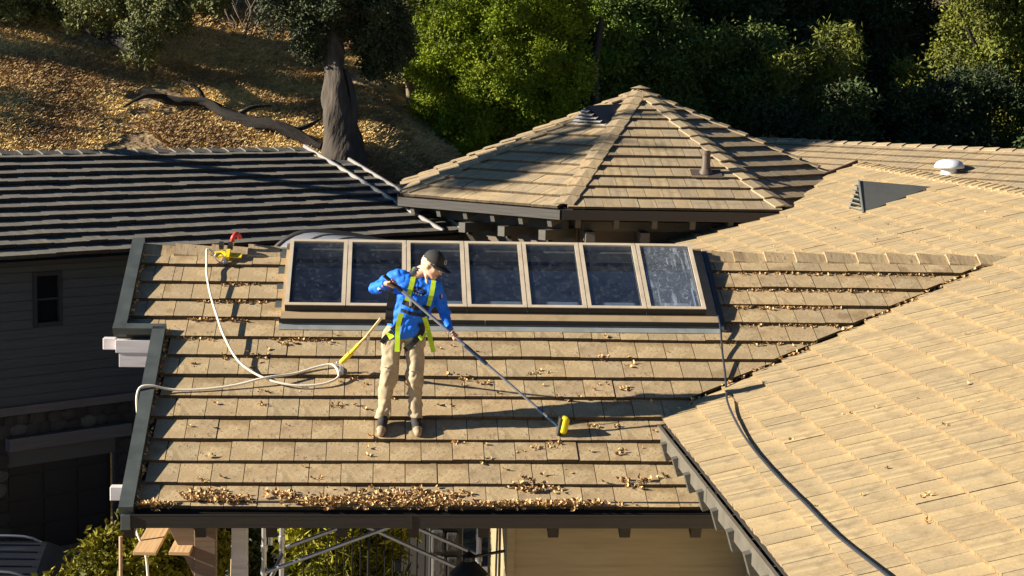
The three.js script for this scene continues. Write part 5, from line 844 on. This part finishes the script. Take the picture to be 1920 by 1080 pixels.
// oaks further up the slope to the left; their shade crosses the grass
const oakLabels = ['tall oak standing furthest left up the slope beyond the garage', 'broad oak left of the dry slope, behind the leaning oak', 'spreading oak highest on the dry slope at left', 'oak beside the left end of the garage'];
[[-13.0, -23.6, 3.0, 1.0], [-15.5, -20.2, 3.2, 0.9], [-12.0, -28.0, 3.6, 1.5], [-13.5, -14.15, 9.7, 1.4]].forEach(([x, z, hh, r], i) => {
  seed(410 + i); const y = terrain(x, z), h = i === 3 ? (9.7 - y) / 0.8 : hh;
  tree('oak_tree', oakLabels[i], 'tree', 'oaks on the hillside', { at: gy(x, z), trunk: [[x, y - 0.1, z, 0.3], [x + 0.2, y + h * 0.5, z, 0.22], [x, y + h, z, 0.1]], lobes: [[x, y + h * 0.8, z, r, r * 0.75, r], [x + 1.2, y + h * 0.8 - 0.5, z + 0.5, r * 0.6, r * 0.5, r * 0.5], [x - 1, y + h * 0.8 - 0.3, z - 0.5, r * 0.7, r * 0.55, r * 0.5]], density: 16, base: [0.06, 0.07, 0.025], vary: [0.1, 0.11, 0.04], clump: CL.mid, gap: 0.50, size: 1.5 });
});
// the woods behind the turret and the right wing
const woods = [
  // label, x, z, top, radius, base, vary, clump, gap
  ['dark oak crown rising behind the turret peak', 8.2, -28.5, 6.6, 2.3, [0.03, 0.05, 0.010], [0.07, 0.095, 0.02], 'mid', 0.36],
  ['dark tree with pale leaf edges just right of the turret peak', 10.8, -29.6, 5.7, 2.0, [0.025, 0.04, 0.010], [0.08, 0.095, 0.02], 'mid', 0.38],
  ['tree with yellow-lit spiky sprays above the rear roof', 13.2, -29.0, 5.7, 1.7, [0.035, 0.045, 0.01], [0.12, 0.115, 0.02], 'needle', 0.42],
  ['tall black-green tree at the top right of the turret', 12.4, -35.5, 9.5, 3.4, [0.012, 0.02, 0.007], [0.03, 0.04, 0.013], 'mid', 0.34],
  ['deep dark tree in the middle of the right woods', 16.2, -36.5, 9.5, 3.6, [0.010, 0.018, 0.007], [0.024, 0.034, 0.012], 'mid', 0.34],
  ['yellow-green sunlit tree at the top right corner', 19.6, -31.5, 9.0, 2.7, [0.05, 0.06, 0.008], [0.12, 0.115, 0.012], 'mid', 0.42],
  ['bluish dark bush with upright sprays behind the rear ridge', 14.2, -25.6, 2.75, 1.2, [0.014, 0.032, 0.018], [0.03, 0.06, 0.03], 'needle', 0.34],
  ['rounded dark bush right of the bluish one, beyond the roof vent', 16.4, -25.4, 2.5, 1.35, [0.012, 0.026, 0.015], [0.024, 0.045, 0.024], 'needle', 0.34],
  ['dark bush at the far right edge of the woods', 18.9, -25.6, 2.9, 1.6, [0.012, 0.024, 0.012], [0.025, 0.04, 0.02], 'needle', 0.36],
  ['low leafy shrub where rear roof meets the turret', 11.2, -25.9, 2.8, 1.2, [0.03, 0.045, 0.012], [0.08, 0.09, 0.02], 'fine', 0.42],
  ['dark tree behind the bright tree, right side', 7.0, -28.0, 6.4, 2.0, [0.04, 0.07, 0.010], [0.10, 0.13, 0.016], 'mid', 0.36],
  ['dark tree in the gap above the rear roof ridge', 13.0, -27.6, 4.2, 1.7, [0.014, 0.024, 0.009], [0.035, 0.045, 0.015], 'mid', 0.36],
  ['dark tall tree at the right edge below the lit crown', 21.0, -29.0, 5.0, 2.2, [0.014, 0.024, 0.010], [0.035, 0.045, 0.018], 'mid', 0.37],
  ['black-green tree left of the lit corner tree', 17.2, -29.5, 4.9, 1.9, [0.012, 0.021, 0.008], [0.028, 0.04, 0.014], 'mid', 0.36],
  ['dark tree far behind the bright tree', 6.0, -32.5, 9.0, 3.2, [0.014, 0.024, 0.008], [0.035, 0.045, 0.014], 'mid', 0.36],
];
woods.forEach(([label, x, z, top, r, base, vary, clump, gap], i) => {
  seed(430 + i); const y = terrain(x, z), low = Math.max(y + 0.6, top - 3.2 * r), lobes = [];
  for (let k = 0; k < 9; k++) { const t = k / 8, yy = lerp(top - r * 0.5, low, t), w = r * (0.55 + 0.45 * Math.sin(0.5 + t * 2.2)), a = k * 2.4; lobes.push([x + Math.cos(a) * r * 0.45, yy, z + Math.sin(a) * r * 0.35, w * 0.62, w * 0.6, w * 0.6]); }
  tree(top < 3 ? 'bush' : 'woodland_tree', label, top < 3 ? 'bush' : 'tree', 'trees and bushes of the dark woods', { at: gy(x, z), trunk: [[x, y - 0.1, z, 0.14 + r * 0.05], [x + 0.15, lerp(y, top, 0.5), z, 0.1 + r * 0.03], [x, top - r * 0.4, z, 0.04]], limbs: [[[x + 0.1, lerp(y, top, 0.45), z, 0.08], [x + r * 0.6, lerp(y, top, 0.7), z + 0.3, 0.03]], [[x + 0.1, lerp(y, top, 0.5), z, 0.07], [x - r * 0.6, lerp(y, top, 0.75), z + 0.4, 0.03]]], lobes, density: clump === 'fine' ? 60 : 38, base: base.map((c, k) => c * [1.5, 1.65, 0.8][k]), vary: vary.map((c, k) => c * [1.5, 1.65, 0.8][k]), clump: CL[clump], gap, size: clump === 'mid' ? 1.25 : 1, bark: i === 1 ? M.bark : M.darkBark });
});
{ // a pale dead trunk in the dark woods
  const o = thing('bare_trunk', 'pale bare tree trunk catching light in the dark woods right of the bright tree', 'tree trunk', [7.35, 0, -26.0]);
  const y = terrain(7.35, -26.0); mesh('trunk', [norm(taper([V3(0, y, 0), V3(0.05, 3.2, 0), V3(-0.03, 4.3, 0.05), V3(0.12, 5.6, 0)], [0.16, 0.12, 0.10, 0.06], 9, 0.5))], M.bark, o);
}
{ // fallen trunk and dead wood on the slope
  seed(460);
  const on = (x, z, h) => V3(x, terrain(x, z) + h, z);
  const o = thing('fallen_log', 'dark fallen tree trunk lying down the slope from the leaning oak to the old oak', 'log');
  const path = [on(-3.0, -22.7, 0.25), on(-2.3, -22.6, 0.15), on(-1.6, -22.5, 0.25), on(-1.15, -22.2, 0.14), on(-0.7, -22.0, 0.1), on(-0.1, -21.8, 0.2), on(0.5, -21.6, 0.16), on(0.95, -21.4, 0.1)];
  mesh('trunk', [norm(taper(path, [0.07, 0.10, 0.09, 0.11, 0.13, 0.13, 0.12, 0.07], 10, 0.9))], M.darkBark, o);
  for (const [a, b, c] of [[[-1.6, -22.5, 0.2], [-1.8, -22.8, 0.35], [-2.2, -23.0, 0.45]], [[0.3, -21.7, 0.2], [0.7, -21.9, 0.3], [0.9, -22.3, 0.25]], [[-0.9, -22.1, 0.15], [-0.6, -22.5, 0.2], [-0.2, -22.6, 0.25]], [[-2.5, -22.6, 0.2], [-2.9, -22.3, 0.25], [-3.3, -22.0, 0.1]]]) mesh('branch', [norm(taper([on(...a), on(...b), on(...c)], [0.07, 0.05, 0.02], 7, 0.4))], M.darkBark, o);
  const d = thing('dead_shrub', 'tangle of dry bare twigs at the top of the slope left of the old oak', 'dead shrub');
  const tw = []; for (let i = 0; i < 60; i++) { const x = rr(-1.6, 0.3), z = rr(-28.5, -26.5), p = on(x, z, 0), q = p.clone().add(V3(rr(-0.7, 0.7), rr(0.3, 1.3), rr(-0.4, 0.4))), m = p.clone().lerp(q, 0.5).add(V3(rr(-0.15, 0.15), 0.1, 0)); tw.push(norm(tube([p, m, q], rr(0.006, 0.016), 5))); }
  const t = mesh('twigs', tw, M.twig, d); t.userData.kind = 'stuff';
}
{ // dry grass and litter on the slope
  seed(470);
  const blade = (n, h, s) => { seed(s); const pos = []; for (let i = 0; i < n; i++) { const a = rr(0, 6.3), r = rr(0, 0.06), b = V3(Math.cos(a) * r, 0, Math.sin(a) * r), hh = h * rr(0.5, 1.2), lean = V3(Math.cos(a) * rr(0.05, 0.2), 0, Math.sin(a) * rr(0.05, 0.2)), w = V3(-Math.sin(a), 0, Math.cos(a)).multiplyScalar(0.004), m = b.clone().addScaledVector(lean, 0.45).add(V3(0, hh * 0.65, 0)), t = b.clone().add(lean).add(V3(0, hh * rr(0.6, 1), 0)); for (const p of [b.clone().sub(w), b.clone().add(w), m, m, b.clone().add(w), t]) pos.push(p.x, p.y, p.z); } const g = new THREE.BufferGeometry(); g.setAttribute('position', new THREE.Float32BufferAttribute(pos, 3)); g.computeVertexNormals(); return g; };
  const g1 = blade(12, 0.085, 471); seed(472); const list = [];
  for (let i = 0; i < 190000; i++) { const x = rr(-10, 4.5), z = rr(-34, -14.5); if (noise3(x * 0.7, 1, z * 0.7) + 0.35 * noise3(x * 3, 5, z * 3) < 0.42) continue; const v = rr(0.6, 1.15); list.push({ p: V3(x, terrain(x, z) - 0.01, z), q: new THREE.Quaternion().setFromEuler(new THREE.Euler(rr(-0.5, 0.5), rr(0, 6.3), rr(-0.5, 0.5))), s: rr(0.4, 0.9), c: (() => { const t = sst(0.35, 0.65, noise3(x * 0.9, 9, z * 0.9) * 0.6 + 0.4 * rnd()); return lin(lerp(0.38, 0.86, t) * v, lerp(0.235, 0.64, t) * v, lerp(0.10, 0.27, t) * v); })() }); }
  const gr = copies('dry_grass', g1, new THREE.MeshStandardMaterial({ color: 0xffffff, roughness: 0.9, side: THREE.DoubleSide }), list, scene); gr.userData.kind = 'stuff'; tag(gr, 'dry straw-coloured grass covering the hillside above the garage', 'grass');
}
// shrubs in the yard
seed(480);
tree('yard_bush', 'yellow-green leafy bush at the lower left, between parked car and roof corner', 'bush', undefined, { at: [-0.75, GROUND, -2.55], trunk: [[-0.75, GROUND, -2.55, 0.08], [-0.7, -2.2, -2.5, 0.05], [-0.7, -1.4, -2.5, 0.02]], lobes: [[-0.58, -1.22, -2.45, 0.32, 0.30, 0.32], [-0.85, -1.62, -2.4, 0.40, 0.35, 0.4], [-0.28, -1.22, -2.6, 0.35, 0.45, 0.4], [-0.6, -2.1, -2.5, 0.7, 0.6, 0.6], [0.15, -1.25, -3.0, 0.45, 0.5, 0.4]], density: 150, base: [0.09, 0.10, 0.012], vary: [0.42, 0.36, 0.02], clump: CL.fine, mat: leafBright, gap: 0.40 });
seed(481);
tree('yard_bush', 'sunlit yellow-green shrub seen through the black fence under the porch', 'bush', undefined, { at: [1.9, GROUND, -4.2], trunk: [[1.9, GROUND, -4.2, 0.06], [1.9, -2.0, -4.2, 0.04], [1.9, -1.2, -4.2, 0.02]], lobes: [[1.75, -1.25, -4.1, 0.5, 0.55, 0.4], [2.2, -1.15, -4.2, 0.4, 0.5, 0.4], [1.9, -2.0, -4.1, 0.7, 0.6, 0.5]], density: 150, base: [0.13, 0.15, 0.012], vary: [0.42, 0.38, 0.03], clump: CL.needle, mat: leafBright, gap: 0.34 });
seed(482);
tree('yard_bush', 'dark green shrub behind the planks and posts under the left eave', 'bush', undefined, { at: [0.45, GROUND, -4.6], trunk: [[0.45, GROUND, -4.6, 0.06], [0.45, -2.0, -4.6, 0.04], [0.45, -1.2, -4.6, 0.02]], lobes: [[0.3, -1.3, -4.5, 0.7, 0.7, 0.4], [0.9, -1.2, -4.6, 0.5, 0.7, 0.4]], density: 110, base: [0.03, 0.045, 0.012], vary: [0.07, 0.08, 0.02], clump: CL.fine, gap: 0.34 });

// ---------------------------------------------------------------- fallen leaves and grit on the tiles
{
  const leaf = (s) => { seed(s); const pos = [], L = 0.066, W = 0.040, c = rr(0.25, 0.6), pts = []; for (let i = 0; i <= 3; i++) { const t = i / 3, z = L * (t - 0.5), y = c * 0.06 * Math.pow((t - 0.5) * 2, 2) + rr(-0.003, 0.003), w = W * 0.5 * [0.15, 1, 0.85, 0.1][i] * rr(0.8, 1.2); pts.push([V3(-w, y + w * c, z), V3(0, y, z), V3(w, y + w * c * rr(0.3, 1.3), z)]); } for (let i = 0; i < 3; i++) for (let k = 0; k < 2; k++) for (const p of [pts[i][k], pts[i][k + 1], pts[i + 1][k + 1], pts[i][k], pts[i + 1][k + 1], pts[i + 1][k]]) pos.push(p.x, p.y, p.z); const g = new THREE.BufferGeometry(); g.setAttribute('position', new THREE.Float32BufferAttribute(pos, 3)); g.computeVertexNormals(); return g; };
  const lg = leaf(501); seed(502);
  const lm = new THREE.MeshStandardMaterial({ color: 0xffffff, roughness: 0.85, side: THREE.DoubleSide });
  const col = () => { const t = rnd(), v = rr(0.5, 1.15); return lin(lerp(0.34, 0.90, t) * v, lerp(0.19, 0.62, t) * v, lerp(0.075, 0.28, t) * v); };
  const A = [], put1 = (u, v, s = rr(0.45, 1.05)) => { if (u < (v > 2.65 ? -0.3 : 0.1) || u > 9 || v < -0.02) return; if (u > 1.27 && u < 5.9 && v > 2.66) return; if (v > 1.3 && u > PVU - 0.06 + (v - PVV) * VAL) return; A.push({ p: R1(u, v, tileTop(Math.max(v, 0.001)) + 0.012 * s + (v < 0.33 ? rr(0, 0.012) : 0)), q: new THREE.Quaternion().setFromUnitVectors(V3(0, 1, 0), MN).multiply(new THREE.Quaternion().setFromEuler(new THREE.Euler(gauss() * 0.6, rr(0, 6.3), gauss() * 0.6))), s, c: col() }); };
  const patch = (u, v, su, sv, n, s) => { for (let i = 0; i < n; i++) put1(u + gauss() * su, v + gauss() * sv, s ? rr(s * 0.6, s * 1.3) : undefined); };
  patch(1.95, 0.07, 0.32, 0.05, 420); patch(2.6, 0.08, 0.45, 0.06, 240); patch(2.6, 0.2, 0.5, 0.07, 110); patch(0.72, 0.16, 0.16, 0.09, 110); patch(1.0, 0.10, 0.12, 0.06, 50); patch(0.3, 0.03, 0.12, 0.03, 60); patch(1.45, 0.18, 0.15, 0.06, 45); patch(4.0, 0.05, 0.5, 0.04, 130); patch(3.75, 0.28, 0.2, 0.06, 40); patch(4.7, 0.35, 0.15, 0.06, 20); patch(3.3, 0.03, 0.6, 0.02, 160);
  for (let i = 0; i < 200; i++) { const v = 0.02 + rnd() * 4; put1((v > 2.66 ? -0.285 : 0.115) + Math.abs(gauss()) * 0.02, v, rr(0.35, 0.75)); } 
  for (let i = 0; i < 60; i++) put1(rr(0.2, 5.4), rr(0.3, 2.65), rr(0.4, 1)); for (let i = 0; i < 300; i++) put1(rr(0.2, 5.4), rr(0.3, 2.65), rr(0.12, 0.3)); for (let i = 0; i < 42; i++) { const u = rr(0.3, 5.2), v = rr(0.3, 2.6), n = 3 + Math.floor(rnd() * 6); for (let k = 0; k < n; k++) put1(u + gauss() * 0.06, v + gauss() * 0.03, rr(0.3, 0.8)); }
  // drifts caught against the butts of single courses
  for (const [u0, u1, r, n] of [[0.35, 1.1, 10, 60], [0.3, 0.9, 9, 90], [0.6, 1.0, 11, 50], [0.2, 0.6, 8, 25], [1.15, 1.75, 8, 90], [6.0, 8.6, 12, 120], [6.0, 7.9, 11, 110], [6.1, 7.3, 10, 150], [6.0, 7.2, 9, 50], [5.9, 6.9, 8, 40]]) for (let i = 0; i < n; i++) put1(rr(u0, u1), ROW0 + r * EXP1 - Math.abs(gauss()) * 0.035, rr(0.3, 0.75));
  const l1 = copies('fallen_leaves', lg, lm, A, scene); l1.userData.kind = 'stuff'; tag(l1, 'brown and tan fallen leaves scattered on the front roof, thickest above the gutter', 'leaves');
  const B = [], put2 = (w, z, s) => { B.push({ p: R2(w, z, tileTop2(w) + 0.012 * s), q: new THREE.Quaternion().setFromUnitVectors(V3(0, 1, 0), V3(-S2, C2, 0)).multiply(new THREE.Quaternion().setFromEuler(new THREE.Euler(gauss() * 0.6, rr(0, 6.3), gauss() * 0.6))), s, c: col() }); };
  seed(503);
  for (let i = 0; i < 22; i++) { const w = rr(0.3, 4.4), z = rr(-0.5 - w * 0.2, 5.5), n = 1 + Math.floor(rnd() * 3); for (let k = 0; k < n; k++) put2(w + gauss() * 0.04, z + gauss() * 0.04, rr(0.35, 0.8)); }
  for (let i = 0; i < 40; i++) put2(rr(2.3, 6), rr(-13, -5), rr(0.35, 0.8));
  for (let i = 0; i < 70; i++) { const w = rr(0.2, 4.5); put2(w, -1.10 - 0.5426 * w + Math.abs(gauss()) * 0.05, rr(0.5, 1.0)); }
  const l2 = copies('fallen_leaves', lg, lm, B, scene); l2.userData.kind = 'stuff'; tag(l2, 'few dry leaves lying on the wide right roof and along its valley', 'leaves');
}

renderer.render(scene, camera);
